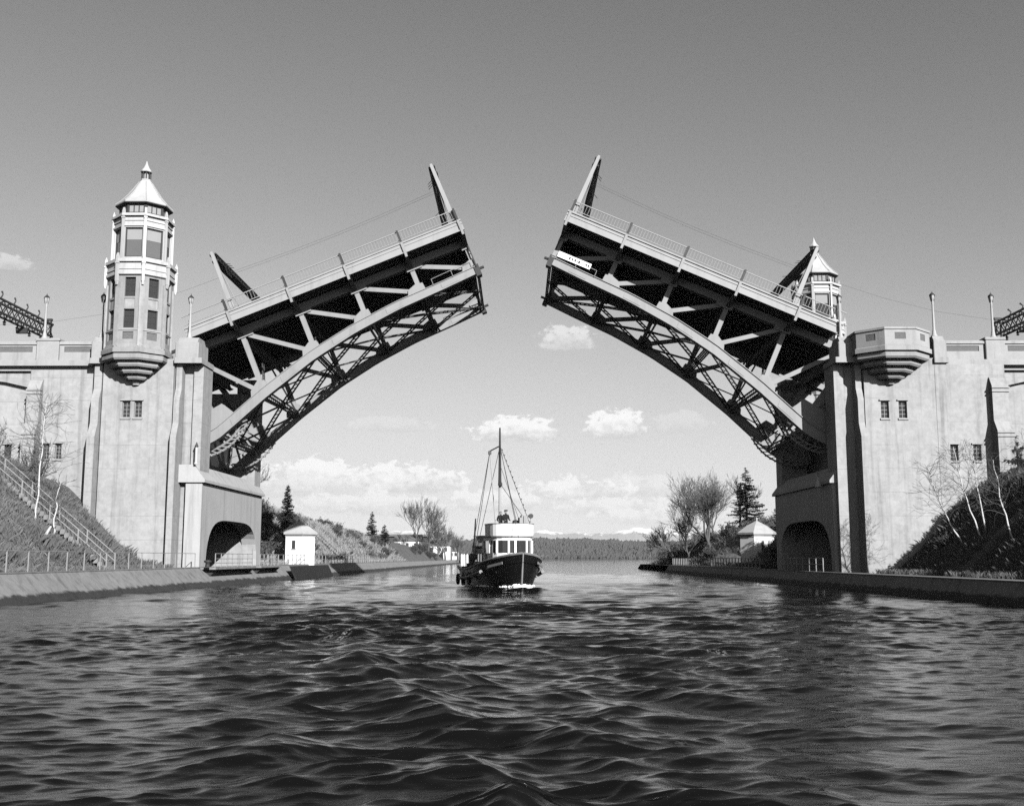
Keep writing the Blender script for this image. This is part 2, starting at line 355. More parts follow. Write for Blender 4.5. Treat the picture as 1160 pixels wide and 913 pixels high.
def approach(sg, label, wins, bay, panels, pilx, peds, yw=86.0):
    p = thing('bridge_approach', label, 'bridge approach', (45 * sg, 86, 1.0))
    XE = 62.0; xp = pilx[1]
    f = MB(); lo, hi = xr(33.75 if yw > 85.5 else 33.9, xp, sg); f.wall(lo, hi, 1.0, 17.55, yw, 0.4, [(*xr(w[0], w[1], sg), w[2], w[3]) for w in wins]); f.box(lo, hi, yw + .4, 87.0, 1.0, 17.5)
    f.build('wall', 'concrete', p)
    f = MB(); lo, hi = xr(xp, XE, sg); f.wall(lo, hi, 1.0, 17.2, 86.75, 0.4, [(*xr(w[0], w[1], sg), w[2], w[3]) for w in bay]); f.box(lo, hi, 87.15, 87.6, 1.0, 17.5); f.box(*xr(xp, xp + .02, sg), 86.0, 87.2, 1, 17.5)
    f.build('bay_wall', 'concrete', p)
    for w in wins: window(p, None, *xr(w[0], w[1], sg), w[2], w[3], yw, 2, 4, fm='steel_grey')
    for w in bay: window(p, None, *xr(w[0], w[1], sg), w[2], w[3], 86.75, 2, 3)
    MB().prism(mirror([(xp, 15.85), (xp + 2.2, 16.35), (xp + 6, 16.8), (XE, 16.9), (XE, 17.2), (xp, 17.2)], sg), 86.3, 86.75, 'y').build('haunch', 'concrete', p)
    MB().box(*xr(xp, XE, sg), 85.97, 87.1, 17.2, 17.55).build('lintel', 'concrete_trim', p)
    MB().bbox(*xr(34.1, XE, sg), 85.5, 87.0, 17.55, 18.0, .06).build('cornice', 'concrete_trim', p)
    # parapet with sunk dark panels
    f = MB(); f.wall(*xr(34.05, XE, sg), 18.0, 19.32, 85.88, 0.1, [(*xr(a, b, sg), 18.72, 19.16) for a, b in panels]); f.box(*xr(34.05, XE, sg), 85.98, 86.35, 18.0, 19.32)
    f.build('parapet', 'concrete_trim', p)
    for a, b in panels: MB().box(*xr(a + .01, b - .01, sg), 85.94, 85.975, 18.73, 19.15).build('panel', 'panel_aggregate', p)
    MB().bbox(*xr(34.07, XE, sg), 85.76, 86.45, 19.32, 19.58, .05).build('coping', 'concrete_trim', p)
    for a, b in peds:
        q = MB(); q.bbox(*xr(a, b, sg), 85.62, 86.6, 18.0, 19.62, .05); q.bbox(*xr(a - .07, b + .07, sg), 85.55, 86.68, 19.62, 19.82, .05); q.build('pedestal', 'concrete_trim', p)
    # pilaster with two weathered set-offs and drip mouldings
    dy = yw - 86.0; q = MB(); stepped(q, *pilx, sg, [(84.9 + dy, 1), (84.9 + dy, 12.1), (85.45 + dy, 13.0), (85.45 + dy, 15.7), (85.85 + dy, 16.4), (86.0 + dy, 16.5)], 86.9); ps = q.build('pilaster', 'concrete', p)
    for z, y in ((12.0, 84.9 + dy), (11.7, 84.9 + dy), (15.6, 85.45 + dy), (15.3, 85.45 + dy)):
        MB().box(*xr(pilx[0] - .05, pilx[1] + .05, sg), y - .1, y + .3, z - .06, z + .06).build('moulding', 'concrete_trim', ps)
    MB().box(*xr(33.8, XE, sg), 105.2, 106.0, 1.0, 19.5).build('wall', 'concrete', p)
    MB().box(*xr(30.0, XE, sg), 86.4, 105.2, 17.4, 17.9).build('roadway', 'gravel', p)
    return p
approach(-1, 'concrete approach wall with parapet above the sunlit grassy bank and stairs', [(36.4, 36.92, 10.1, 11.3), (37.38, 37.92, 10.1, 11.3)],
         [(40.75, 41.35, 10.1, 11.3)], [(34.25, 36.6), (39.15, 44.0), (46, 51), (53, 60)], (38.15, 39.2), [(36.95, 38.75), (44.3, 45.7)])
approach(1, 'concrete approach wall with parapet above the shaded bank and leaning birches', [(33.98, 34.6, 9.85, 11.1), (35.78, 36.4, 9.85, 11.1)],
         [(42.0, 42.6, 9.9, 11.1)], [(34.25, 37.0), (39.3, 44.0), (46, 51), (53, 60)], (37.3, 38.6), [(37.45, 39.0), (44.3, 45.7)], 85.2)

# ------------------------------------------------------------------ tower and balcony
def facet(cx, cy, Rr, th):
    a = Rr * math.cos(R(22.5)); n = Vector((math.sin(th), -math.cos(th), 0)); t = Vector((math.cos(th), math.sin(th), 0))
    o = Vector((cx, cy, 0)) + n * a
    M = Matrix(((t.x, -n.x, 0, o.x), (t.y, -n.y, 0, o.y), (0, 0, 1, 0), (0, 0, 0, 1)))
    return M, Rr * 2 * math.sin(R(22.5))
def corner(cx, cy, Rr, k):
    a = R(22.5 + 45 * k); return Vector((cx + Rr * math.sin(a), cy - Rr * math.cos(a), 0)), a
CORBEL = [(0.02, 15.75), (.28, 15.85), (.36, 16.05), (.30, 16.2), (.85, 16.22), (.98, 16.35), (.98, 16.52), (.90, 16.6), (1.42, 16.64), (1.56, 16.78), (1.56, 16.96), (1.46, 17.05),
          (1.98, 17.08), (2.1, 17.22), (2.1, 17.42), (2.02, 17.5), (2.5, 17.54), (2.62, 17.68), (2.62, 17.98), (2.5, 18.08)]
def tower(cx, cy, label):
    p = thing('bridge_tower', label, 'tower', (cx, cy, 15.7))
    MB().lathe(CORBEL, 8, (cx, cy, 0), R(22.5)).build('corbel', 'concrete_corbel', p)
    MB().lathe([(2.5, 18.08), (2.74, 18.1), (2.74, 18.42), (2.62, 18.5), (2.55, 18.75), (2.5, 18.8)], 8, (cx, cy, 0), R(22.5)).build('base_moulding', 'concrete_corbel', p)
    RS = 2.5
    for k in range(8):
        th = k * math.pi / 4; T, w = facet(cx, cy, RS, th); h = w / 2; a = .42
        wl = MB(T); holes = [(-a, a, 20.05, 21.55), (-a, a, 22.55, 24.1)]
        wl.wall(-h, h, 18.8, 24.4, 0.0, 0.3, holes + [(-a, a, 19.15, 19.75), (-a, a, 21.7, 22.4)]); f = wl.build('shaft_wall', 'concrete_corbel', p)
        for z0, z1 in ((19.15, 19.75), (21.7, 22.4)): MB(T).box(-a, a, .07, .12, z0, z1).build('panel', 'panel_aggregate' if z0 < 20 else 'concrete', f)
        for hh in holes: window(p, T, *hh, 0.0, 2, 3, False, False, bar=.045)
        # belt string under the lower windows
        MB(T).box(-h - .03, h + .03, -.06, .02, 19.85, 19.93).build('string_course', 'concrete_trim', f)
        # white belt between shaft and lantern
        T2, w2 = facet(cx, cy, 2.6, th); h2 = w2 / 2
        b = MB(T2); b.box(-h2, h2, 0, .25, 24.25, 25.55); b.box(-h2 - .04, h2 + .04, -.10, 0, 24.3, 24.5); b.box(-h2 - .04, h2 + .04, -.06, 0, 24.72, 24.84); b.box(-h2 - .07, h2 + .07, -.18, 0, 25.3, 25.55)
        b.build('belt', 'white_paint', p)
        # lantern: big window between white posts, then the upper cornice
        T3, w3 = facet(cx, cy, 2.24, th); h3 = w3 / 2
        l = MB(T3); l.wall(-h3, h3, 25.5, 29.35, 0, .3, [(-.70, .70, 25.8, 28.2)])
        l.box(-h3 - .05, h3 + .05, -.10, 0, 28.3, 28.45); l.box(-h3 - .05, h3 + .05, -.07, 0, 28.75, 28.85); l.box(-h3 - .09, h3 + .09, -.22, .02, 29.12, 29.32); l.box(-h3 - .03, h3 + .03, -.07, 0, 25.6, 25.78)
        l.build('lantern_wall', 'white_paint', p)
        window(p, T3, -.70, .70, 25.8, 28.2, -.02, 1, 1, False, False, bar=.10, gm='glass_grey' if k in (0, 1) else 'glass_dark', blind=0.36)
        # clerestory under the roof
        T4, w4 = facet(cx, cy, 1.92, th); h4 = w4 / 2
        c = MB(T4); hs = [(-.58 + .4 * j, -.24 + .4 * j, 29.55, 30.12) for j in range(3)]
        c.wall(-h4, h4, 29.3, 30.35, 0, .12, hs); cl = c.build('clerestory', 'frame_dark', p)
        for hh in hs: MB(T4).box(hh[0], hh[1], .06, .075, hh[2], hh[3]).build('pane', 'blind', cl)
        # corner posts
        for (Rr, z0, z1, s_) in ((2.28, 25.55, 29.5, .19), (2.68, 23.75, 25.7, .21)):
            c0, a0 = corner(cx, cy, Rr, k); M = Matrix.Translation(c0) @ Matrix.Rotation(a0, 4, 'Z')
            q = MB(M); q.box(-s_ / 2, s_ / 2, -s_ / 2, s_ / 2, z0, z1); q.prism([(-s_ / 2, z1), (0, z1 + .32), (s_ / 2, z1)], -s_ / 2, s_ / 2, 'x'); q.box(-s_ * .7, s_ * .7, -s_ * .68, s_ * .3, z1 - .55, z1 - .42)
            if z0 < 25: q.prism([(-s_ / 2, z0), (s_ / 2, z0), (s_ * .2, z0 - .3), (-s_ * .1, z0 - .3)], -s_ * .4, s_ * .4, 'x')
            q.build('corner_post', 'white_paint', p)
        c0, a0 = corner(cx, cy, 2.5, k); M = Matrix.Translation(c0) @ Matrix.Rotation(a0, 4, 'Z')
        MB(M).box(-.2, .2, -.06, .2, 18.6, 23.7).build('shaft_pilaster', 'concrete', p)
    MB().lathe([(0.1, 20.0), (2.0, 20.0), (2.0, 20.05), (.1, 20.05)], 8, (cx, cy, 0), R(22.5)).build('floor', 'concrete', p)
    MB().lathe([(0.1, 25.4), (2.1, 25.4), (2.1, 25.5), (.1, 25.5)], 8, (cx, cy, 0), R(22.5)).build('floor', 'concrete', p)
    r = MB().lathe([(2.02, 30.28), (2.2, 30.34), (2.22, 30.44), (1.75, 30.86), (1.25, 31.45), (.82, 32.08), (.5, 32.56), (.44, 32.7), (.1, 32.72)], 8, (cx, cy, 0), R(22.5)).build('roof', 'roof_metal', p)
    for k in range(8):
        a = R(22.5 + 45 * k); pts = [(2.24, 30.46), (1.77, 30.88), (1.27, 31.47), (.84, 32.1), (.5, 32.6)]
        MB().path([(cx + q * math.sin(a), cy - q * math.cos(a), z) for q, z in pts], .03, 4).build('roof_rib', 'roof_metal', r)
    MB().lathe([(2.05, 30.2), (2.24, 30.26), (2.24, 30.34), (2.0, 30.33)], 8, (cx, cy, 0), R(22.5)).build('eave', 'frame_dark', r)
    fi = MB().lathe([(.46, 32.7), (.46, 32.78), (.16, 32.8), (.16, 33.42), (.46, 33.44), (.48, 33.52), (.26, 33.8), (.12, 34.1), (.03, 34.4), (.01, 34.42)], 8, (cx, cy, 0), R(22.5)).build('finial', 'roof_metal', p)
    for k in range(8):
        c0, a0 = corner(cx, cy, .36, k); MB().tube((c0.x, c0.y, 32.78), (c0.x, c0.y, 33.44), .04, n=5).build('column', 'frame_dark', fi)
    return p
tower_l = tower(-30.35, 85.0, 'near octagonal tower with white lantern and pointed roof, on the sunlit pier')
tower_r = copy_tree(tower_l); tower_r.location = (29.75, 106.0, 15.45); tower_r.rotation_euler = (0, 0, math.pi)
tag(tower_r, 'partly hidden octagonal tower behind the raised leaf on the far side', 'tower'); tower_l['group'] = tower_r['group'] = 'bridge towers'

def balcony(cx, cy, label, k_=1.16):
    p = thing('corner_balcony', label, 'balcony', (cx, cy, 15.7))
    MB().lathe([(q * k_, z) for q, z in CORBEL], 8, (cx, cy, 0), R(22.5)).build('corbel', 'concrete_corbel', p)
    MB().lathe([(q * k_, z) for q, z in ((2.5, 18.08), (2.8, 18.1), (2.8, 18.45), (2.7, 18.52), (2.62, 18.6))], 8, (cx, cy, 0), R(22.5)).build('base_moulding', 'concrete_trim', p)
    for k in range(8):
        T, w = facet(cx, cy, 2.68 * k_, k * math.pi / 4); h = w / 2
        b = MB(T); b.wall(-h, h, 18.55, 19.75, 0, .07, [(-.42, .42, 18.98, 19.5)]); b.box(-h, h, .07, .3, 18.55, 19.75); f = b.build('parapet_wall', 'concrete_trim', p)
        MB(T).box(-.41, .41, .03, .065, 18.99, 19.49).build('panel', 'panel_aggregate', f)
        MB(T).box(-h - .05, h + .05, -.08, .34, 19.75, 19.92).build('coping', 'concrete_trim', p)
    MB().lathe([(.1, 18.4), (2.8, 18.4), (2.8, 18.45), (.1, 18.45)], 8, (cx, cy, 0), R(22.5)).build('floor', 'concrete', p)
    return p
balcony(29.4, 85.0, 'eight-sided corbelled concrete balcony with dark square panels on the bridge pier')

def lamp(x, y, z, label):
    p = thing('lamp_post', label, 'lamp post', (x, y, z), 'lamp posts on the bridge parapets')
    c = (x, y, z)
    MB().lathe([(.26, 0), (.26, .12), (.18, .2), (.14, .5), (.105, .62), (.08, 2.7), (.10, 2.76), (.07, 2.86), (.12, 2.95)], 10, c).build('post', 'lamp_post', p, True)
    MB().lathe([(.12, 2.95), (.2, 3.2), (.22, 3.42), (.16, 3.46)], 6, c).build('lantern', 'lamp_glass', p)
    k = MB().lathe([(.24, 3.42), (.25, 3.47), (.1, 3.62), (.03, 3.68), (.02, 3.8)], 6, c)
    for i in range(6):
        t = math.pi / 3 * i; k.tube((x + .13 * math.cos(t), y + .13 * math.sin(t), z + 2.95), (x + .23 * math.cos(t), y + .23 * math.sin(t), z + 3.44), .02, n=4)
    k.build('lantern_cap', 'frame_dark', p)
lamp(-26.62, 86.2, 19.8, 'slim lamp post between the near tower and the raised leaf')
lamp(-33.6, 85.8, 19.85, 'slim lamp post on the far side of the near tower from the leaf')
lamp(-38.35, 86.1, 19.82, 'pale lamp post at the edge of the photo by the sunlit approach')
lamp(26.05, 86.2, 19.8, 'slim lamp post in front of the partly hidden tower')
lamp(33.45, 85.8, 19.85, 'lone lamp post standing just beside the open balcony')
lamp(38.3, 86.1, 19.82, 'lamp post beside the overhead gantry above the shaded bank')

# approach gantries that carry the trolley wires
def gantry(sg, x, label):
    p = thing('wire_gantry', label, 'gantry', (x * sg, 96, 17.9), 'approach gantries')
    for y in (88.0, 104.0):
        g = MB(); g.lattice((x * sg, y, 17.9), (x * sg, y, 25.3), .5, 14, (1, 0, 0), .12, .05); g.box(*xr(x - .35, x + .35, sg), y - .15, y + .15, 25.3, 25.5); g.build('gantry_post', 'steel_dark', p)
    b = MB()
    for dx in (-.45, .45): b.lattice(((x + dx) * sg, 88, 24.3), ((x + dx) * sg, 104, 24.3), 1.2, 14, (0, 0, 1), .16, .11)
    b.lattice((x * sg, 88, 24.9), (x * sg, 104, 24.9), .9, 14, (1, 0, 0), .12, .06); b.lattice((x * sg, 88, 23.7), (x * sg, 104, 23.7), .9, 14, (1, 0, 0), .12, .06)
    b = b.build('gantry_beam', 'steel_dark', p)
    for y in (90, 92.5, 95, 97.5, 100, 102.3):
        MB().lathe([(.06, -.1), (.16, -.02), (.08, .1), (.18, .18), (.08, .3), (.06, .45)], 8, (x * sg, y, 23.0)).build('insulator', 'steel_dark', b)
    for y in (89.5, 91.5, 94, 96.5, 99, 101.5): MB().path([(x * sg, y, 25.1), (x * sg + .2, y, 25.5), (x * sg, y + .2, 25.8)], [.07, .05, .09], 6).build('insulator', 'steel_dark', b)
    for y in (91.2, 98.5): MB().bbox(*xr(x - .5, x + .5, sg), y - .2, y + .2, 22.9, 23.4, .03).build('switch_box', 'steel_dark', b)
gantry(-1, 46.0, 'dark lattice wire gantry above the sunlit approach, cut by the photo edge')
gantry(1, 46.8, 'dark lattice wire gantry above the shaded approach, cut by the photo edge')
# ------------------------------------------------------------------ the two bascule leaves
CH = [(-3.0, -2.95), (-0.4, -2.85), (0.96, -2.72), (2.75, -2.1), (5.85, -.98), (10.6, .42), (14.7, 1.2), (18.8, 1.64), (22.9, 1.78), (26.2, 1.95)]
cx_, cz_ = zip(*CH)
def ctop(s): return float(np.interp(s, cx_, cz_))
def cth(s): return float(np.interp(s, (0, 26), (.86, .6)))
PP = [0.7, 5.75, 10.95, 15.95, 21.0, 26.0]
ZT = 4.27          # axis of the top chord
def leaf(label):
    p = thing('bascule_leaf', label, 'drawbridge leaf', (-27, 96.5, 15), 'raised bridge leaves', local=True)
    ss = np.concatenate([np.linspace(-3, 2.75, 12), np.linspace(3.3, 26.2, 30)])
    for y in (-7, 7):
        c = MB()
        for i in range(len(ss) - 1):
            a, b = ss[i], ss[i + 1]
            v = []
            for s_ in (a, b):
                zt = ctop(s_); zb = zt - cth(s_); v += [(s_, y - .36, zb), (s_, y + .36, zb), (s_, y + .36, zt), (s_, y - .36, zt)]
            f = [(0, 4, 5, 1), (1, 5, 6, 2), (2, 6, 7, 3), (3, 7, 4, 0)]
            if i == 0: f.append((0, 1, 2, 3))
            if i == len(ss) - 2: f.append((7, 6, 5, 4))
            c.add(v, f)
        ch = c.build('bottom_chord', 'steel_grey', p)
        # flange lines of the built-up chord: a thin plate proud on top
        fl = MB()
        for i in range(len(ss) - 1): fl.beam((ss[i], y, ctop(ss[i]) + .03), (ss[i + 1], y, ctop(ss[i + 1]) + .03), .92, .055, (0, 0, 1))
        fl.build('flange_plate', 'steel_grey', ch)
        for s_ in (3.2, 8.3, 13.4, 18.5, 23.6):
            for e in (-.375, .375): MB().prism([(s_ - .8, ctop(s_ - .8) - .14), (s_ - .8, ctop(s_ - .8) - cth(s_) + .12), (s_ + .8, ctop(s_ + .8) - cth(s_) + .12), (s_ + .8, ctop(s_ + .8) - .14)], y + e - .016, y + e + .016, 'y').build('splice_plate', 'steel_grey', ch)
        t = MB(); t.beam((-4, y, ZT), (26.1, y, ZT), .66, .62); t.build('top_chord', 'steel_grey', p)
        for i, s_ in enumerate(PP):
            if i == 0:
                MB().beam((-.2, y, ZT - .3), (1.5, y, ctop(1.5)), .5, .5, (0, 1, 0)).build('post', 'steel_grey', p)
            else:
                d = MB()
                for e in (-.17, .17): d.box(s_ - .2, s_ + .2, y + e - .05, y + e + .05, ctop(s_) - .05, ZT - .3)
                for k in range(8):
                    z = ctop(s_) + (ZT - .3 - ctop(s_)) * (k + .5) / 8; d.box(s_ - .17, s_ + .17, y - .12, y + .12, z - .04, z + .04)
                d.build('post', 'steel_grey', p)
            if i < 5:
                a = Vector((s_ + .15, y, ZT - .25)); b = Vector((PP[i + 1] - .35, y, ctop(PP[i + 1] - .35) + .12))
                d = MB(); u = Vector((0, 1, 0))
                for e in (-.16, .16): d.beam(a + u * e, b + u * e, .09, .36, (b - a).cross(u))
                for k in range(9):
                    q = a + (b - a) * ((k + .5) / 9); d.beam(q - (b - a).normalized() * .05, q + (b - a).normalized() * .05, .24, .30, (b - a).cross(u))
                d.build('diagonal', 'steel_grey', p)
            if i > 0:
                g = MB(); z = ctop(s_)
                for e in (-.33, .33):
                    g.prism([(s_ - 1.15, ctop(s_ - 1.15) - .1), (s_ + (.5 if i < 5 else .2), ctop(s_ + .5) - .1), (s_ + (.42 if i < 5 else .2), z + .65), (s_ - .25, z + .72), (s_ - .95, ctop(s_ - .95) + .5)], y + e - .03, y + e + .03, 'y')
                g.build('gusset_plate', 'steel_grey', p)
                g = MB(); e = -.345 if y < 0 else .345
                e1 = .95 if i < 5 else .12; g.prism([(s_ - .45, ZT - .62), (s_ + e1, ZT - .62), (s_ + e1 + .1, ZT + .2), (s_ - .5, ZT + .2)], y + e - .02, y + e + .02, 'y'); g.build('gusset_plate', 'steel_grey', p)
        # root plate, trunnion and toothed rack
        g = MB(); g.prism([(-3, -2.9), (.9, -2.75), (2.9, -2.1), (2.2, -.9), (.2, -1.2), (-3, -1.0)], y - .33, y - .27, 'y'); g.prism([(-3, -2.9), (.9, -2.75), (2.9, -2.1), (2.2, -.9), (.2, -1.2), (-3, -1.0)], y + .27, y + .33, 'y'); g.build('root_plate', 'steel_grey', p)
        yy = y * .82; k_ = MB(); n = 14; arc = [(-2.35 + 1.62 * i / n) for i in range(n + 1)]
        for rr in (4.35, 3.95):
            k_.path([(rr * math.cos(t), yy, rr * math.sin(t)) for t in arc], .09, 5)
        for i in range(n):
            t, t2 = arc[i], arc[i + 1]; k_.beam((3.95 * math.cos(t), yy, 3.95 * math.sin(t)), (4.35 * math.cos(t2), yy, 4.35 * math.sin(t2)), .08, .08)
            k_.box(4.4 * math.cos(t) - .06, 4.4 * math.cos(t) + .06, yy - .2, yy + .2, 4.4 * math.sin(t) - .06, 4.4 * math.sin(t) + .06)
        for t in arc[::3]: k_.beam((1.0 * math.cos(t), yy, 1.0 * math.sin(t)), (3.95 * math.cos(t), yy, 3.95 * math.sin(t)), .14, .14)
        k_.build('rack', 'steel_grey', p)
        MB(Matrix.Rotation(R(90), 4, 'X')).lathe([(.1, -y - .9), (.55, -y - .85), (.55, -y + .85), (.1, -y + .9)], 14).build('trunnion', 'steel_dark', p)
    MB().box(-6.0, -3.2, -6.2, 6.2, -2.6, 3.4).build('counterweight', 'concrete', p)
    # floor
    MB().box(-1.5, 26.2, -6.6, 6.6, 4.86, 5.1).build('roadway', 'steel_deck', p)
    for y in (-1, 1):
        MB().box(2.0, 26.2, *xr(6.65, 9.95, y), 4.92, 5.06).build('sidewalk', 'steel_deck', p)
        for k in (7.9, 8.9): MB().box(2.0, 26.1, y * k - .06, y * k + .06, 4.62, 4.91).build('sidewalk_stringer', 'steel_shade', p)
        fa = MB(); fa.box(2.0, 26.25, *xr(9.96, 10.04, y), 4.47, 5.42); fa.box(2.0, 26.25, *xr(10.045, 10.14, y), 5.3, 5.42); fa.box(2.0, 26.25, *xr(10.045, 10.14, y), 4.47, 4.56)
        fa.box(2.0, 26.25, *xr(10.045, 10.09, y), 5.02, 5.06); fa = fa.build('fascia', 'steel_fascia', p)
        # railing
        rl = MB(); rl.box(2.1, 26.2, *xr(9.95, 10.03, y), 6.33, 6.40); rl.box(2.1, 26.2, *xr(9.97, 10.02, y), 5.60, 5.65); rl = rl.build('railing', 'rail_paint', p)
        bl = MB(); s_ = 2.3
        while s_ < 26.1: bl.box(s_ - .012, s_ + .012, *xr(9.985, 10.005, y), 5.65, 6.33); s_ += .26
        bl.build('balusters', 'steel_grey', rl, stuff=True)
        for s_ in PP[1:]:
            MB().box(s_ - .09, s_ + .09, *xr(9.9, 10.2, y), 5.42, 6.46).build('rail_post', 'steel_dark', rl)
            MB().box(s_ - .1, s_ + .1, *xr(10.05, 10.2, y), 4.1, 5.42).build('fascia_strut', 'steel_grey', p)
            b = MB(); b.prism([(6.95 * y, 3.75), (10.0 * y, 4.42), (10.0 * y, 4.86), (6.95 * y, 4.86)], s_ - .05, s_ + .05, 'x'); b.prism([(6.95 * y, 3.69), (10.0 * y, 4.36), (10.0 * y, 4.42), (6.95 * y, 3.75)], s_ - .17, s_ + .17, 'x'); b.build('bracket', 'steel_shade', p)
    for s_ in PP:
        b = MB(); b.box(s_ - .04, s_ + .04, -6.7, 6.7, 3.3, 4.82); b.box(s_ - .2, s_ + .2, -6.7, 6.7, 3.24, 3.3); b.build('floor_beam', 'steel_shade', p)
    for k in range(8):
        y = -5.6 + 1.6 * k; b = MB(); b.box(-1.4, 26.1, y - .03, y + .03, 4.3, 4.84); b.box(-1.4, 26.1, y - .12, y + .12, 4.26, 4.3); b.build('stringer', 'steel_shade', p)
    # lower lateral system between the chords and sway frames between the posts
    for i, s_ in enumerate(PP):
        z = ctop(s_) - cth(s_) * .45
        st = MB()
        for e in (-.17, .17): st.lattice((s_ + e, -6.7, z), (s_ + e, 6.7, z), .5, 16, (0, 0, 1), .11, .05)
        st.build('cross_strut', 'steel_shade', p)
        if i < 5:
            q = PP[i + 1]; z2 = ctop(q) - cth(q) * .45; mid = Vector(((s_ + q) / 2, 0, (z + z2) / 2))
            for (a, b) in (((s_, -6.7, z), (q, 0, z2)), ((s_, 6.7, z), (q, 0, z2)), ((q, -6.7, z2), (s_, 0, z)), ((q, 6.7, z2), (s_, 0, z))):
                MB().lattice(a, b, .42, 13, (1, .2, 0), .10, .055).build('lateral_brace', 'steel_shade', p)
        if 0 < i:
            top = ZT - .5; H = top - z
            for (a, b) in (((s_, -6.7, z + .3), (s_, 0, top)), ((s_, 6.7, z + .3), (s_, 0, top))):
                MB().lattice(a, b, .34, 12, (0, .3, 1), .09, .05).build('sway_brace', 'steel_shade', p)
    # tip: end floor beam, locking gear, steps and small rail on the chord
    e = MB(); e.box(26.1, 26.22, -7.3, 7.3, 3.4, 4.85); e.box(26.1, 26.24, -9.9, 9.9, 4.86, 5.1); e.build('end_beam', 'steel_dark', p)
    for y in (-7, 7):
        q = MB(); q.box(25.9, 26.35, y - .45, y + .45, 1.1, 2.1); q.tube((26.3, y, 1.75), (26.75, y, 1.75), .12, n=8); q.build('lock_bracket', 'steel_dark', p)
        q = MB()
        for s_ in (26.15,):
            for z in (2.3, 2.75, 3.2, 3.65, 4.1): q.box(s_ - .03, s_ + .03, y - .5, y + .2, z - .03, z + .03)
            q.box(26.1, 26.2, y - .55, y - .47, 1.9, 4.9); q.box(26.1, 26.2, y + .2, y + .28, 1.9, 4.9)
        q.build('ladder', 'steel_dark', p)
        q = MB(); yo = y + (-.5 if y < 0 else .5)
        for s_ in (22.2, 24.0, 25.8): q.tube((s_, yo, ctop(s_)), (s_, yo, ctop(s_) + .55), .025, n=5)
        q.tube((22.2, yo, ctop(22.2) + .55), (25.8, yo, ctop(25.8) + .55), .025, n=5); q.build('hand_rail', 'rail_paint', p)
    # wire portals standing on the leaf
    for s_, zt in ((25.75, 10.75), (6.2, 10.6)):
        for y in (-9.55, 9.55):
            q = MB(); q.prism([(s_ - .2, 5.1), (s_ + .2, 5.1), (s_ + .13, zt), (s_ - .13, zt)], y - .16, y + .16, 'y'); q.box(s_ - .24, s_ + .24, y - .2, y + .2, 5.07, 5.3)
            sg = -1 if s_ > 10 else 1
            q.tube((s_ + .55 * sg, y, 5.1), (s_ + .15 * sg, y, zt - 1.6), .03, n=4)
            q.box(s_ - .1, s_ + .1, y - .12, y + .12, zt, zt + .16)
            q.build('portal_post', 'steel_fascia', p)
        b = MB()
        for e in (-.22, .22): b.lattice((s_ + e, -9.4, zt - .3), (s_ + e, 9.4, zt - .3), .6, 22, (0, 0, 1), .12, .07)
        b.box(s_ - .28, s_ + .28, -9.4, 9.4, zt - .04, zt + .02); b.box(s_ - .28, s_ + .28, -9.4, 9.4, zt - .64, zt - .58); bb = b.build('portal_beam', 'steel_dark', p)
        sg = -1 if s_ > 10 else 1
        for y in (-7.2, -6.6, -6.0, 1.5, 6.0, 6.6):
            q = MB()
            for k in range(4): q.lathe([(.03, -.02), (.13, 0), (.03, .02)], 8, (s_ + sg * .25, y, zt - .75 - .14 * k))
            q.tube((s_ + sg * .25, y, zt - .6), (s_ + sg * .25, y, zt - 1.25), .03, n=5); q.tube((s_ + sg * .3, y, zt - .3), (s_ + sg * .75, y, zt - .55), .03, n=5)
            q.build('insulator', 'steel_dark', bb)
    for y in (-6.6, -6.0, 6.0, 6.6):
        MB().path([(6.4, y, 9.6), (12, y, 9.42), (16, y, 9.38), (20, y, 9.45), (25.5, y, 9.7)], .009, 4).build('trolley_wire', 'wire', p)
    return p
leaf_l = leaf('raised drawbridge leaf hinged at the pier with the tall near tower')
leaf_l.rotation_euler = (0, R(-22.2), 0)
leaf_r = copy_tree(leaf_l); leaf_r.location = (26.1, 96.5, 15.3); leaf_r.rotation_euler = (0, R(-23.4), math.pi)
tag(leaf_r, 'raised drawbridge leaf with a small white sign at its tip, hinged beside the balcony pier', 'drawbridge leaf')
# small white sign on the tip of the second leaf (its face is outward, +y in the leaf's own frame)
sg_ = MB().box(22.8, 25.75, 7.56, 7.6, 2.12, 2.62).build('sign', 'sign_white'); sg_.parent = leaf_r
ink = MB()
for i, (a, w, h) in enumerate([(25.0, .05, .2), (24.7, .14, .24), (24.45, .12, .22), (24.2, .14, .22), (24.02, .12, .1), (23.84, .16, .26), (23.5, .05, .24), (23.2, .16, .16), (23.0, .14, .2)]):
    ink.box(a - w / 2, a + w / 2, 7.602, 7.606, 2.37 - h / 2, 2.37 + h / 2)
ik = ink.build('sign_lettering', 'sign_ink'); ik.parent = sg_
# loose wires from the leaves back to the approach gantries
for sg, xg, lf, lab in ((-1, 45.6, leaf_l, 'thin trolley wire from the near-tower leaf portal down to its approach gantry'), (1, 46.4, leaf_r, 'thin trolley wire from the signed leaf portal down to its approach gantry')):
    w = MB(); bpy.context.view_layer.update()
    for y in (-6.6,):
        a = lf.matrix_world @ Vector((6.0, y * (-sg), 9.5)); b = Vector((xg * sg, a.y, 21.8))
        w.path([a + (b - a) * t + Vector((0, 0, -1.2 * math.sin(math.pi * t))) for t in (0, .15, .3, .5, .7, .85, 1)], .008, 4)
    o = w.build('trolley_wire', 'wire'); tag(o, lab, 'wire', 'trolley wires')
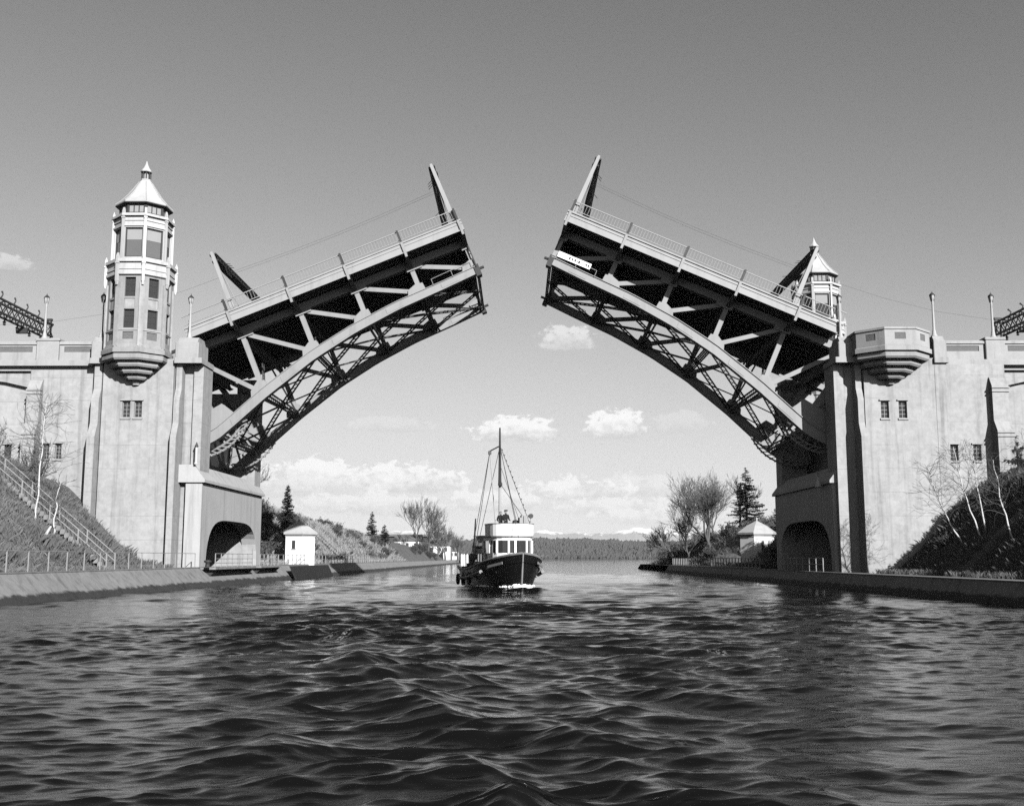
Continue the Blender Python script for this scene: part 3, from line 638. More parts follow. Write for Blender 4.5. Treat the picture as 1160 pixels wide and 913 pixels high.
# ------------------------------------------------------------------ water
def water():
    f = 1230.0; hc = 2.3 - WL
    v = np.concatenate([np.arange(330, 100, -0.4), np.arange(100, 14, -0.22), np.arange(14, 5.2, -0.3)])         # rows: spacing follows the distance so that waves stay resolved
    Yr = hc * f / v
    n = 660; tn = np.linspace(-0.62, 0.62, n)
    Y, T = np.meshgrid(Yr, tn, indexing='ij'); X = T * Y
    rs = np.random.RandomState(3)
    Z = np.zeros_like(X); DX = np.zeros_like(X); DY = np.zeros_like(X)
    # patches of stronger and weaker chop, like cat's paws
    pm = np.zeros_like(X)
    for _ in range(10):
        k = 2 * math.pi / rs.uniform(9, 40); a = rs.uniform(0, 6.28); pm += np.sin(k * (X * math.cos(a) + Y * 0.6 * math.sin(a)) + rs.uniform(0, 6.28))
    pm = (0.87 + 0.12 * pm) * (1.0 - 0.46 * np.clip((np.abs(T) - .10) / .22, 0, 1))
    sp_ = (Yr ** 2 / 2644.0)[:, None]      # metres of water under one picture row
    for i in range(260):
        lam = 0.15 * (27 ** rs.uniform(0, 1)); k = 2 * math.pi / lam
        a = math.pi / 2 + rs.normal(0.05, 0.44); ph = rs.uniform(0, 6.28)
        amp = 0.0030 * lam * float(np.interp(math.log(lam), [math.log(q) for q in (.15, .3, .5, .8, 1.2, 2.0, 4.0)], [1.2, 2.0, 2.0, 1.6, 1.15, .95, .95]))
        cxx, cyy = math.cos(a), math.sin(a); row = np.clip(lam / sp_ / .95 - .2, 0, 1)
        live = int((row[:, 0] > 0).sum())
        if live < 2: continue
        w = k * (X[:live] * cxx + Y[:live] * cyy) + ph; A = amp * row[:live] * pm[:live]
        Z[:live] += A * np.sin(w); q = A * np.cos(w) * 1.5; DX[:live] += cxx * q; DY[:live] += cyy * q
    # wake of the boat that carries the camera: transverse rollers inside a wedge and two diverging trains
    ax = X - 0.2
    wedge = np.exp(-(ax / (0.30 * Y + 1.2)) ** 2) * np.clip((75 - Y) / 55, 0, 1)
    jit = 0.5 * np.sin(X * 0.55 + 1.0) + 0.35 * np.sin(X * 1.3 + Y * 0.31)
    w = 2 * math.pi / 2.9 * (Y + 0.045 * ax ** 2 + jit); A = 0.055 * wedge * (0.75 + 0.35 * np.sin(X * .8 + Y * .23))
    Z += A * (np.sin(w) + .25 * np.sin(2 * w)); DY += A * np.cos(w) * 1.2
    foam = np.zeros_like(X)
    for sgn, ang in ((1, 52), (-1, 55), (-1, 35)):
        kx, ky = math.cos(R(ang)) * sgn, math.sin(R(ang)); lam = 2.2
        band = np.exp(-((ax * sgn - 0.17 * Y + 0.6) / (0.10 * Y + .7)) ** 2) * np.clip((60 - Y) / 45, 0, 1)
        w = 2 * math.pi / lam * (ax * kx + Y * ky) + 0.8 * np.sin(X * .7 - Y * .4) + sgn
        A = 0.05 * band; Z += A * (np.sin(w) + .3 * np.sin(2 * w + .4)); DX += A * kx * np.cos(w) * .8; DY += A * ky * np.cos(w) * .8
        foam += band * np.clip(np.sin(w - .3) - .86, 0, 1) * 6
    # the steepest ridge of the wake, with smaller echoes behind it
    for off, amp_, wd in ((0.0, .24, .34), (1.5, .14, .36), (2.9, .085, .4), (-1.7, .06, .45)):
        ln = X + 0.21 * (Y - 8.5) - off + .25 * np.sin(Y * .35 + off); fade = np.clip((58 - Y) / 44, 0, 1) * (.65 + .35 * np.sin(Y * .9 + off * 2))
        sr = ln / (wd + .014 * Y); Z += amp_ * fade * np.exp(-np.abs(sr) ** 1.5) ; foam += np.exp(-(sr * 2.2) ** 2) * fade * (off == 0) * .9 * np.clip(np.sin(Y * 1.7) * 1.5 - .7, 0, 1)
    # bow wave of the oncoming tug
    bx, by = 0.35, 74.6
    for sgn in (-1, 1):
        dd = ((X - bx) * math.cos(R(22)) + (Y - by) * math.sin(R(22))) ; ee = (-(X - bx) * math.sin(R(22)) + (Y - by) * math.cos(R(22)))
        q = np.abs(dd) - 0.6 - 0.33 * np.clip(ee, 0, None)
        Z += 0.20 * np.exp(-(q / .9) ** 2) * np.exp(-np.clip(ee, 0, None) / 14) * (ee > -1.5) * .5
    gate = sum(np.sin(X * a + Y * b + c) for a, b, c in ((.9, .4, 0), (1.7, -.8, 2), (.5, 1.1, 4))) / 3
    foam = np.clip(.6 * foam * np.clip(gate * 2.2 - .9, 0, 1), 0, 1) * np.clip((Y - 12) / 3, 0, 1)
    V = np.stack([X + DX, Y + DY, Z + WL], -1).reshape(-1, 3)
    nr, nc = X.shape
    idx = np.arange(nr * nc).reshape(nr, nc)
    F = np.stack([idx[:-1, :-1], idx[:-1, 1:], idx[1:, 1:], idx[1:, :-1]], -1).reshape(-1, 4)
    # the same sheet goes on, flat: out to the far shore, sideways and back past the camera
    far = idx[-1]; Yf = Yr[-1]; ex = []; base = nr * nc
    extraV = []; extraF = []
    for j in range(0, nc): extraV.append((tn[j] * 6000, 6000, WL))
    for j in range(nc - 1): extraF.append((far[j], far[j + 1], base + j + 1, base + j))
    near = idx[0]; b2 = base + len(extraV)
    for j in range(nc): extraV.append((tn[j] * Yr[0] * 1.0, -60, WL))
    for j in range(nc - 1): extraF.append((near[j + 1], near[j], b2 + j, b2 + j + 1))
    for side, c in ((-1, 0), (1, nc - 1)):
        b3 = base + len(extraV)
        for i in range(0, nr): extraV.append((side * max(120, Yr[i] * 1.5), Yr[i], WL))
        for i in range(nr - 1): extraF.append((idx[i, c], idx[i + 1, c], b3 + i + 1, b3 + i))
    V = np.concatenate([V, np.array(extraV)]); F = np.concatenate([F, np.array(extraF)])
    me = bpy.data.meshes.new('water'); me.vertices.add(len(V)); me.vertices.foreach_set('co', V.astype(np.float32).ravel())
    me.loops.add(len(F) * 4); me.loops.foreach_set('vertex_index', F.astype(np.int32).ravel())
    me.polygons.add(len(F)); me.polygons.foreach_set('loop_start', np.arange(0, len(F) * 4, 4, dtype=np.int32))
    me.polygons.foreach_set('use_smooth', np.ones(len(F), dtype=bool)); me.update(calc_edges=True); me.validate()
    at_ = me.attributes.new('foam', 'FLOAT', 'POINT'); fo = np.zeros(len(V), np.float32); fo[:nr * nc] = foam.ravel(); at_.data.foreach_set('value', fo)
    ma = bpy.data.materials.new('water'); ma.use_nodes = True; t = ma.node_tree; t.nodes.clear(); mm = mk(t)
    o = t.nodes.new('ShaderNodeOutputMaterial'); b = t.nodes.new('ShaderNodeBsdfPrincipled')
    b.inputs['Base Color'].default_value = (.004, .004, .004, 1); b.inputs['Roughness'].default_value = 0.05; b.inputs['IOR'].default_value = 1.33; b.inputs['Specular IOR Level'].default_value = 0.5
    g = t.nodes.new('ShaderNodeNewGeometry')
    mp = t.nodes.new('ShaderNodeMapping'); t.links.new(g.outputs['Position'], mp.inputs[0]); mp.inputs['Scale'].default_value = (0.55, 1.35, 1)
    h = mm('ADD', mm('MULTIPLY', noise(t, mp.outputs[0], 4.2, 6, 0.66, dist=.5), 1.0), mm('MULTIPLY', noise(t, mp.outputs[0], 15.0, 4, 0.6, dist=.3), 0.28))
    bn = t.nodes.new('ShaderNodeBump'); bn.inputs['Strength'].default_value = 0.16; bn.inputs['Distance'].default_value = 0.06; t.links.new(h, bn.inputs['Height']); t.links.new(bn.outputs[0], b.inputs['Normal'])
    fd = t.nodes.new('ShaderNodeBsdfDiffuse'); fd.inputs[0].default_value = (.7, .7, .7, 1)
    an = t.nodes.new('ShaderNodeAttribute'); an.attribute_name = 'foam'
    fm = mm('MULTIPLY', an.outputs['Fac'], mrange(t, noise(t, g.outputs['Position'], 11, 6, .75), .48, .62))
    mx = t.nodes.new('ShaderNodeMixShader'); t.links.new(fm, mx.inputs[0]); t.links.new(b.outputs[0], mx.inputs[1]); t.links.new(fd.outputs[0], mx.inputs[2]); t.links.new(mx.outputs[0], o.inputs[0])
    me.materials.append(ma)
    ob = bpy.data.objects.new('water', me); col.objects.link(ob); struct(ob); return ob
water()

# ------------------------------------------------------------------ banks
TL = ([0, 106, 140, 180, 230, 300, 400, 455, 480], [12.5, 12.5, 12.5, 10.0, 8.0, 6.8, 4.6, 2.6, -2.0])
TR = ([0, 106, 135, 165, 190, 210, 226, 240], [12.5, 12.5, 10.0, 7.6, 5.4, 3.2, 0.2, -2.0])
def wob(X, Y): return (math.sin(X * .55 + Y * .31) + math.sin(X * .23 - Y * .47 + 1.3) + .6 * math.sin(X * 1.3 + Y * .9 + 2) + .5 * math.sin(Y * 1.7 - X * .8)) / 3.1
def bank_z(sg, d, Y):
    T = float(np.interp(Y, *(TL if sg < 0 else TR))); flat = 1.52 if sg < 0 else 1.12
    w0 = float(np.interp(Y, [0, 70, 85, 106, 125, 160], [26.6, 27.2, 28.9, 28.6, 28.2, 27.0])) if sg < 0 else float(np.interp(Y, [0, 60, 85, 106, 120, 160], [27.6, 28.2, 29.0, 29.0, 29.5, 27.0]))
    base = min(flat, T)
    z = base + max(0.0, d - w0) * .92
    k = min(7.8, base + .62 * max(0.5, T - base))
    if z > k: z = k + (z - k) * .48
    if z > T: z = T + min((z - T) * .05, 2.0)
    if sg > 0 and 138 < Y < 160: w0 += 7.5 * math.sin((Y - 138) / 22 * math.pi) ** .5; z = min(z, base + max(0.0, d - w0) * .92)
    r = min(1.0, max(0.0, (d - w0) / 2.5))
    z += wob(d * sg, Y) * .32 * r
    if d < 36.5 and 87.0 < Y < 105.3: z = min(z, 0.9)
    return z
def bank(sg, name, ymax):
    xs = list(np.arange(24.6, 48, .55)) + list(np.arange(48, 80, 2.5)) + [90, 110, 140, 200, 300]
    ys = list(np.arange(14, 40, 2.0)) + list(np.arange(40, 135, .85)) + list(np.arange(135, 240, 2.2)) + list(np.arange(240, ymax, 5.0))
    mb = MB(); nx, ny = len(xs), len(ys)
    for y in ys:
        for x in xs: mb.v.append((x * sg, y, bank_z(sg, x, y)))
    for j in range(ny - 1):
        for i in range(nx - 1): mb.f.append((j * nx + i, j * nx + i + 1, (j + 1) * nx + i + 1, (j + 1) * nx + i))
    return struct(mb.build(name, 'grass_bank', None, True))
bank(-1, 'bank_left', 486); bank(1, 'bank_right', 242)
for sg, nm, y1, zt, xa in ((-1, 'path_left', 440, 1.58, 24.62), (1, 'path_right', 168, 1.19, 23.1)):
    struct(MB().box(*xr(xa, 26.2, sg), 14, y1, zt - .3, zt).build(nm, 'gravel'))

# sloped canal walls, cast in panels
def canal_wall(sg, label, y0, y1, zt, xt, xw, group):
    p = thing('canal_wall', label, 'canal wall', (xt * sg, 60, 0), group)
    L = 4.6; n = int((y1 - y0) / L); src = None
    prof = [(xt, zt), (xt + .75, zt), (xt + .75, -1.2), (xw - .7, -1.2), (xw - .03, WL - .1)]
    m0 = MB(); m0.prism(mirror([(a, b) for a, b in prof], sg), y0 + .015, y0 + L - .015, 'y'); src = m0.build('wall_panel', 'wall_concrete', p)
    for i in range(1, n):
        c = src.copy(); col.objects.link(c); c.location.y += i * L; c.parent = p
    MB().prism(mirror([(xt + .06, zt - .08), (xt + .7, zt - .08), (xt + .7, -1.2), (xw - .6, -1.2)], sg), y0, y0 + n * L, 'y').build('joint_filler', 'steel_dark', p)
    MB().box(*xr(xt - .04, xt + .72, sg), y0, y0 + n * L, zt + .003, zt + .06).build('wall_cap', 'wall_concrete', p)
    return p
canal_wall(-1, 'sloping sunlit concrete canal wall below the grassy bank', 16, 440, 1.55, 24.5, 23.1, 'canal walls')
canal_wall(1, 'sloping canal wall in shade below the leaning birches', 16, 168, 1.20, 23.0, 22.35, 'canal walls')

def rail(label, pts, posts, h, name='guard_rail', rails=(1.0, .5), r=.028, matn='rail_paint', group='walkway railings'):
    """pts: two ends on the ground"""
    a, b = Vector(pts[0]), Vector(pts[1]); p = thing(name, label, 'railing', pts[0], group)
    for i in range(posts):
        q = a + (b - a) * (i / (posts - 1)); MB().box(q.x - r * .9, q.x + r * .9, q.y - r * .9, q.y + r * .9, q.z, q.z + h).build('rail_post', matn, p)
    for k in rails: MB().tube(a + Vector((0, 0, h * k)), b + Vector((0, 0, h * k)), r * .75, n=6).build('rail', matn, p)
    return p
rail('thin walkway railing along the sunlit canal wall before the bridge', ((-24.85, 43.6, 1.6), (-24.85, 84.2, 1.6)), 18, 1.05, rails=(1.0,), r=.03)
rail('white railing in front of the sunlit arch', ((-23.55, 85.2, 1.6), (-23.55, 97.0, 1.6)), 8, 1.05, rails=(1.0, .62, .3), r=.035)
rail('short white railing past the sunlit arch', ((-23.55, 100.0, 1.6), (-23.55, 107.5, 1.6)), 6, 1.05, rails=(1.0, .62, .3), r=.035)
rail('railing along the canal wall beside the hut on the sunlit bank', ((-24.85, 109, 1.6), (-24.85, 190, 1.6)), 36, 1.05, rails=(1.0, .5), r=.035)
rail('white railing at the foot of the shaded arch', ((23.3, 84.0, 1.25), (23.3, 96.0, 1.25)), 7, 1.05, rails=(1.0, .55), r=.035)
rail('railing along the canal wall beside the hut on the shaded bank', ((23.4, 106.5, 1.25), (23.4, 166, 1.25)), 36, 1.05, rails=(1.0, .1), r=.05)

# cantilevered landings at the pier foot
def landing(sg, y0, y1, z, label):
    p = thing('landing', label, 'landing', (24 * sg, (y0 + y1) / 2, z), 'pier landings')
    MB().bbox(*xr(23.3, 25.0, sg), y0, y1, z - .16, z, .03).build('slab', 'wall_concrete', p)
    for y in (y0 + .5, y1 - .9):
        MB().prism(mirror([(23.35, z - .17), (24.9, z - .17), (24.6, z - 1.0), (24.1, z - .9)], sg), y, y + .4, 'y').build('bracket', 'steel_dark', p)
landing(-1, 84.4, 97.5, 1.585, 'concrete landing on dark brackets at the sunlit arch')
landing(-1, 99.4, 108, 1.585, 'second concrete landing on dark brackets past the sunlit arch')
# timber fender panels
def fender(sg, y0, y1, zt, xo, label, n):
    p = thing('timber_fender', label, 'fender', (xo * sg, y0, 0), 'timber fenders')
    L = (y1 - y0) / n
    for i in range(n):
        MB().prism(mirror([(xo + 1.0, zt), (xo + 1.2, zt), (xo + .2, -.6), (xo, -.6)], sg), y0 + i * L + .02, y0 + (i + 1) * L - .03, 'y').build('plank', 'tarred_timber', p)
fender(-1, 112, 134, 1.5, 22.2, 'dark timber fender on the sunlit canal wall near the hut', 9)

# stairs with two handrails up the near bank
def stairs(x0, x1, y, z0, z1, w, label, n, sg=-1):
    p = thing('bank_stairs', label, 'stairs', (x0, y, z0), 'bank stairs')
    for i in range(n):
        t = i / n; xx = x0 + (x1 - x0) * t; zz = z0 + (z1 - z0) * (i + 1) / n; dx = (x1 - x0) / n
        MB().box(min(xx, xx + dx * 1.1), max(xx, xx + dx * 1.1), y - w / 2, y + w / 2, zz - .32, zz).build('step', 'wall_concrete', p)
    for s_ in (-1, 1):
        yy = y + s_ * w / 2
        for k in (.95, .5): MB().tube((x0, yy, z0 + k), (x1, yy, z1 + k), .03, n=6).build('hand_rail', 'rail_paint', p)
        for i in range(6):
            t = i / 5; xx, zz = x0 + (x1 - x0) * t, z0 + (z1 - z0) * t; MB().box(xx - .04, xx + .04, yy - .04, yy + .04, zz, zz + .97).build('rail_post', 'rail_paint', p)
stairs(-26.6, -36.2, 71.5, 1.6, 9.5, 1.5, 'stairs with pale handrails climbing the grassy bank before the bridge', 34)
stairs(-26.4, -34.0, 170, 1.7, 8.4, 1.6, 'distant stairs climbing the scrubby bank beyond the hut', 26)

# little eight-sided huts
def hut(x, y, z, r, sg, label):
    hk = r / 1.85
    P_ = lambda pr: [(q, zz * hk) for q, zz in pr]
    p = thing('canal_hut', label, 'hut', (x, y, z), 'canal huts')
    n = 6; rot = R(8 * sg)
    MB().lathe(P_([(r, -.4), (r, 3.25)]), n, (x, y, z), rot).build('wall', 'house_wall', p)
    MB().lathe(P_([(r + .06, 3.05), (r + .06, 3.25)]), n, (x, y, z), rot).build('frieze', 'concrete_trim', p)
    rf = MB().lathe(P_([(r + .02, 3.25), (r + .3, 3.3), (r + .34, 3.5), (r * .62, 4.2), (.12, 4.72), (.02, 4.75)]), n, (x, y, z), rot).build('roof', 'roof_metal', p)
    MB().lathe(P_([(.1, 4.7), (.1, 4.85), (.15, 4.9), (.02, 5.1)]), 6, (x, y, z)).build('finial', 'roof_metal', rf)
    for k in (3, 4, 5):
        t = rot + 2 * math.pi * (k + .5) / n; a = r * math.cos(math.pi / n)
        M = Matrix.Translation((x + a * math.cos(t), y + a * math.sin(t), z)) @ Matrix.Rotation(t + math.pi / 2, 4, 'Z')
        if k == (4 if sg > 0 else 3) or k == 4:
            w = MB(M); w.box(-.2, .2, -.03, .05, 1.75 * hk, 2.65 * hk); w = w.build('window', 'frame_dark', p); MB(M).box(-.28, .28, -.09, .04, 1.66 * hk, 1.745 * hk).build('sill', 'concrete_trim', w)
hut(-25.9, 129, 1.5, 1.98, -1, 'small white hut with pyramid roof at the foot of the sunlit bank')
hut(32.3, 148, 1.15, 2.4, 1, 'small pale hut with pyramid roof beside the shaded pier')
# signal lamp and post on the piers
p = thing('pier_lamp', 'small white bell-shaped lamp on the shaded pier wall', 'lamp', (24.6, 88.6, 8.0))
MB().lathe([(.30, 0), (.30, .08), (.2, .35), (.1, .62), (.06, .75), (.03, .8)], 10, (24.45, 88.6, 8.0)).build('shade', 'white_paint', p, True)
MB().path([(24.45, 88.6, 8.78), (24.45, 88.6, 9.3), (24.8, 88.6, 9.55)], .03, 5).build('arm', 'steel_dark', p)
p = thing('signal_post', 'short white post with pointed cap beside the sunlit pier corner', 'post', (-25.35, 85.1, 9.6))
MB().lathe([(.16, 0), (.16, .1), (.10, .14), (.10, 1.35)], 8, (-25.35, 85.1, 9.6)).build('post', 'white_paint', p)
MB().lathe([(.14, 1.35), (.15, 1.42), (.02, 1.75)], 8, (-25.35, 85.1, 9.6)).build('cap', 'frame_dark', p)
# a mooring bollard on the landing edge
p = thing('mooring_bollard', 'dark bollard on the landing before the sunlit arch', 'bollard', (-23.8, 84.0, 1.6))
MB().lathe([(.22, 0), (.2, .1), (.16, .3), (.3, .38), (.3, .48), (.1, .55)], 10, (-23.8, 84.0, 1.62)).build('post', 'steel_dark', p, True)
# ------------------------------------------------------------------ vegetation
def rot_about(d, ax, a): return Matrix.Rotation(a, 3, ax) @ d
def grow(mb, tw, p, d, L, r, depth, rs, up=.12, spread=.55, nb=3, wob_=.12, tips=None, twr=.012):
    """one limb as a bent taper, then its children"""
    pts = [Vector(p)]; q = Vector(p); dd = Vector(d).normalized(); n = 4 if depth > 1 else 3
    for i in range(n):
        dd = (dd + Vector((rs.gauss(0, wob_), rs.gauss(0, wob_), rs.gauss(0, wob_) + up * .3))).normalized(); q = q + dd * (L / n); pts.append(q.copy())
    r1 = r * .55
    rad = [r + (r1 - r) * i / n for i in range(n + 1)]
    (mb if depth > 1 else tw).path(pts, [max(x, twr) for x in rad], 5 if depth > 2 else 3, False)
    if depth == 0:
        if tips is not None: tips.append((pts[-1], dd))
        return
    for k in range(nb + (1 if depth > 2 else 0)):
        t = rs.uniform(.35, 1.0) if k else 1.0; i = min(n - 1, int(t * n)); base = pts[i] + (pts[i + 1] - pts[i]) * (t * n - i if t < 1 else 1)
        ax = dd.orthogonal(); ax.rotate(Matrix.Rotation(rs.uniform(0, 6.28), 3, dd)); nd = rot_about(dd, ax, rs.uniform(.35, 1.25) * spread + (0 if k else -.2))
        nd.z += up; grow(mb, tw, base, nd, L * rs.uniform(.58, .82), r1 * rs.uniform(.6, .85), depth - 1, rs, up, spread, nb, wob_, tips, twr)
def bare_tree(loc, h, r, seed, label, name='bare_tree', lean=(0, 0), depth=5, spread=.6, up=.18, bark='bark', twm='twigs', trunk=.3, nb=3, group=None, twr=.012):
    rs = random.Random(seed); p = thing(name, label, 'tree', loc, group)
    mb, tw = MB(), MB(); l = Vector(loc)
    d = Vector((lean[0], lean[1], 1)).normalized(); n = 5; pts = [l - Vector((0, 0, .4))]; q = l.copy()
    for i in range(n):
        d = (d + Vector((rs.gauss(0, .04), rs.gauss(0, .04), .03))).normalized(); q = q + d * h * trunk / n; pts.append(q.copy())
    t = MB(); t.path(pts, [r * (1.25 - .45 * i / n) for i in range(n + 1)], 8, False)
    for k in range(4):
        ax = d.orthogonal(); ax.rotate(Matrix.Rotation(6.28 * k / 4 + rs.uniform(-.4, .4), 3, d)); nd = rot_about(d, ax, spread * rs.uniform(.5, 1.0) if k else .1)
        grow(mb, tw, q, nd, h * (1 - trunk) * rs.uniform(.36, .46), r * .6, depth - 1, rs, up, spread, nb, .13, None, twr)
    t.v += []; k0 = len(t.v); t.v += mb.v; t.f += [tuple(i + k0 for i in f) for f in mb.f]
    t.build('trunk', bark, p, True); tw.build('crown', twm, p)
    return p
def birch(loc, h, lean, seed, label):
    """slender white trunk with drooping fine twigs"""
    rs = random.Random(seed); p = thing('birch_tree', label, 'tree', loc, 'leaning white birches'); l = Vector(loc)
    pts = []; d = Vector((lean[0], lean[1], 1)); n = 9
    for i in range(n + 1):
        t = i / n; pts.append(l + Vector((lean[0] * h * (t - .28 * t * t), lean[1] * h * t, h * t - .25)) + Vector((rs.gauss(0, .05), rs.gauss(0, .05), 0)) * (t > 0))
    MB().path(pts, [.062 * (1 - .84 * i / n) + .007 for i in range(n + 1)], 7, False).build('trunk', 'birch_bark', p, True)
    tw = MB()
    for k in range(int(h * 5.5)):
        t = rs.uniform(.32, .98); i = min(n - 1, int(t * n)); b = pts[i] + (pts[i + 1] - pts[i]) * (t * n - i); a = rs.uniform(0, 6.28)
        nd = Vector((math.cos(a), math.sin(a), rs.uniform(.5, 1.0))); grow(tw, tw, b, nd, h * .2 * (1.15 - t) + .5, .018, 2, rs, -.02, .7, 2, .2, None, .0085)
    tw.build('crown', 'twigs', p); return p
def conifer(loc, h, r, seed, label, dens=1.0, skip=0.12, gap=0.0, group='conifers'):
    rs = random.Random(seed); p = thing('conifer_tree', label, 'tree', loc, group); l = Vector(loc)
    MB().path([l - Vector((0, 0, .4)), l + Vector((0, 0, h * .6)), l + Vector((0, 0, h))], [h * .016 + .05, h * .01 + .02, .015], 6, False).build('trunk', 'bark', p)
    c = MB(); z = skip * h; step = h / (36 * dens)
    while z < h * .985:
        t = (z / h - skip) / (1 - skip); L0 = r * (1 - t) ** .85 + .12
        for k in range(rs.randint(5, 9)):
            if rs.random() < gap: continue
            a = rs.uniform(0, 6.28); L = L0 * rs.uniform(.55, 1.12); o = l + Vector((0, 0, z + rs.uniform(-step, step) * .5)); dx = Vector((math.cos(a), math.sin(a), 0)); sd_ = Vector((-dx.y, dx.x, 0))
            n = max(3, int(L / .22)); dr = rs.uniform(.12, .42)
            for i in range(n):
                u = (i + 1) / n; q = o + dx * L * u + Vector((0, 0, -dr * L * u + .22 * L * u * u))
                wd = (.46 * (1 - u * .6) + .10) * min(1, L) * rs.uniform(.7, 1.3)
                for s_ in (-1, 1):
                    e = q + sd_ * s_ * wd + dx * wd * .5 + Vector((0, 0, rs.uniform(-.22, .02) * wd - .04)); b = q - dx * .22
                    c.add([b, q + dx * .08, e], [(0, 1, 2)])
                c.add([q - dx * .14 + Vector((0, 0, .03)), q + dx * .14, q + Vector((rs.uniform(-.06, .06), rs.uniform(-.06, .06), -rs.uniform(.12, .4) * min(1, L)))], [(0, 1, 2)])
        z += step
    c.build('crown', 'needles', p); return p
def shrub_mesh(r, n, seed, leafy, matn):
    """dome of fine twigs and small leaf faces with ragged outline"""
    rs = random.Random(seed); tw, lf = MB(), MB()
    for k in range(n):
        a = rs.uniform(0, 6.28); e = abs(rs.gauss(.9, .45)); d = Vector((math.cos(a) * math.cos(e), math.sin(a) * math.cos(e), abs(math.sin(e)) + .15)).normalized(); L = r * rs.uniform(.55, 1.15)
        p0 = Vector((rs.uniform(-.25, .25) * r, rs.uniform(-.25, .25) * r, -.1)); pts = [p0]; q = p0.copy(); dd = d.copy()
        for i in range(3): dd = (dd + Vector((rs.gauss(0, .16), rs.gauss(0, .16), rs.gauss(.04, .12)))).normalized(); q = q + dd * L / 3; pts.append(q.copy())
        tw.path(pts, [.022, .016, .011, .006], 3, False)
        for i in (1, 2, 3):
            for j in range(3):
                b = pts[i] + (pts[i - 1] - pts[i]) * rs.random(); e2 = b + Vector((rs.gauss(0, 1), rs.gauss(0, 1), rs.gauss(.5, .8))).normalized() * r * rs.uniform(.12, .3); tw.path([b, e2], [.009, .005], 3, False)
                for _ in range(leafy):
                    c = b + (e2 - b) * rs.random() + Vector((rs.gauss(0, .06), rs.gauss(0, .06), rs.gauss(0, .06))) * r; u = Vector((rs.gauss(0, 1), rs.gauss(0, 1), rs.gauss(0, 1))).normalized() * rs.uniform(.05, .11) * max(.8, r * .55); v = u.orthogonal() * rs.uniform(.5, .9); v.rotate(Matrix.Rotation(rs.uniform(0, 6), 3, u.normalized()))
                    lf.add([c - u, c - v * .5, c + u, c + v * .5], [(0, 1, 2, 3)])
    return tw, lf
SHR = []
for i, (leafy, mt) in enumerate([(0, 'twigs'), (2, 'twigs_pale'), (5, 'shrub_leaf'), (4, 'weeds'), (3, 'twigs'), (6, 'shrub_leaf')]):
    tw, lf = shrub_mesh(1.0, 46, 40 + i, leafy, mt)
    a = bpy.data.meshes.new('stems'); a.from_pydata([tuple(v) for v in tw.v], [], tw.f); a.materials.append(MAT['twigs_pale' if mt != 'twigs' else 'twigs'])
    b = None
    if lf.v: b = bpy.data.meshes.new('foliage'); b.from_pydata([tuple(v) for v in lf.v], [], lf.f); b.materials.append(MAT[mt])
    SHR.append((a, b))
def shrub(x, y, z, s, kind, label, group, sz=1.0, cat='shrub'):
    p = bpy.data.objects.new('shrub', None); col.objects.link(p); p.location = (x, y, z); p.scale = (s, s, s * sz); p.rotation_euler = (0, 0, random.uniform(0, 6.28)); tag(p, label, cat, group)
    for nm, me in zip(('stems', 'foliage'), SHR[kind]):
        if me: o = bpy.data.objects.new(nm, me); col.objects.link(o); o.parent = p
    return p
def grass(sg, name, y0, y1, d0, d1, n, matn, hmin, hmax, seed, cond=None):
    rs = random.Random(seed); g = MB()
    for _ in range(n):
        d, y = rs.uniform(d0, d1), rs.uniform(y0, y1)
        if cond and not cond(d, y): continue
        z = bank_z(sg, d, y); b = Vector((d * sg, y, z - .04))
        for k in range(4):
            a = rs.uniform(0, 6.28); h = rs.uniform(hmin, hmax); o = Vector((rs.gauss(0, .12), rs.gauss(0, .12), 0)); s_ = Vector((math.cos(a), math.sin(a), 0)) * rs.uniform(.02, .045); ln = Vector((rs.gauss(0, .35), rs.gauss(0, .35), 0)) * h
            s_ *= .6; g.add([b + o - s_, b + o + s_, b + o + ln * .4 + Vector((0, 0, h * .6)), b + o + ln + Vector((0, 0, h * .85))], [(0, 1, 2), (0, 2, 3)] if k % 2 else [(0, 1, 3)])
    o = g.build(name, matn); o['kind'] = 'stuff'; return o
ok = lambda d, y: not (84.3 < y < 106.3) and (d - 26.4 > 0) and not (70.6 < y < 72.4)
o = grass(-1, 'grass', 46, 86, 26.4, 44, 24000, 'grass_blades', .18, .5, 1, ok); tag(o, 'dry pale grass on the sunlit bank before the bridge', 'grass')
o = grass(-1, 'tall_weeds', 46, 85, 27.5, 43, 16000, 'weeds', .35, .95, 8, lambda d, y: ok(d, y) and math.sin(d * 1.3 + y * .4) + math.sin(y * 1.1 - d * .5) + math.sin(d * .45 + 2) > .9); tag(o, 'dark tangled weed patches on the sunlit bank before the bridge', 'weeds')
o = grass(1, 'grass', 42, 85, 27.3, 44, 20000, 'weeds', .2, .6, 2, ok); tag(o, 'dark grass and brambles on the shaded bank before the bridge', 'grass')
o = grass(-1, 'grass', 106.5, 260, 26.5, 46, 16000, 'dry_grass', .3, .9, 3, ok); tag(o, 'pale grass on the sunlit bank beyond the bridge', 'grass')
o = grass(1, 'grass', 106.5, 222, 26.5, 46, 11000, 'weeds', .3, .9, 4, ok); tag(o, 'dark grass on the shaded bank beyond the bridge', 'grass')

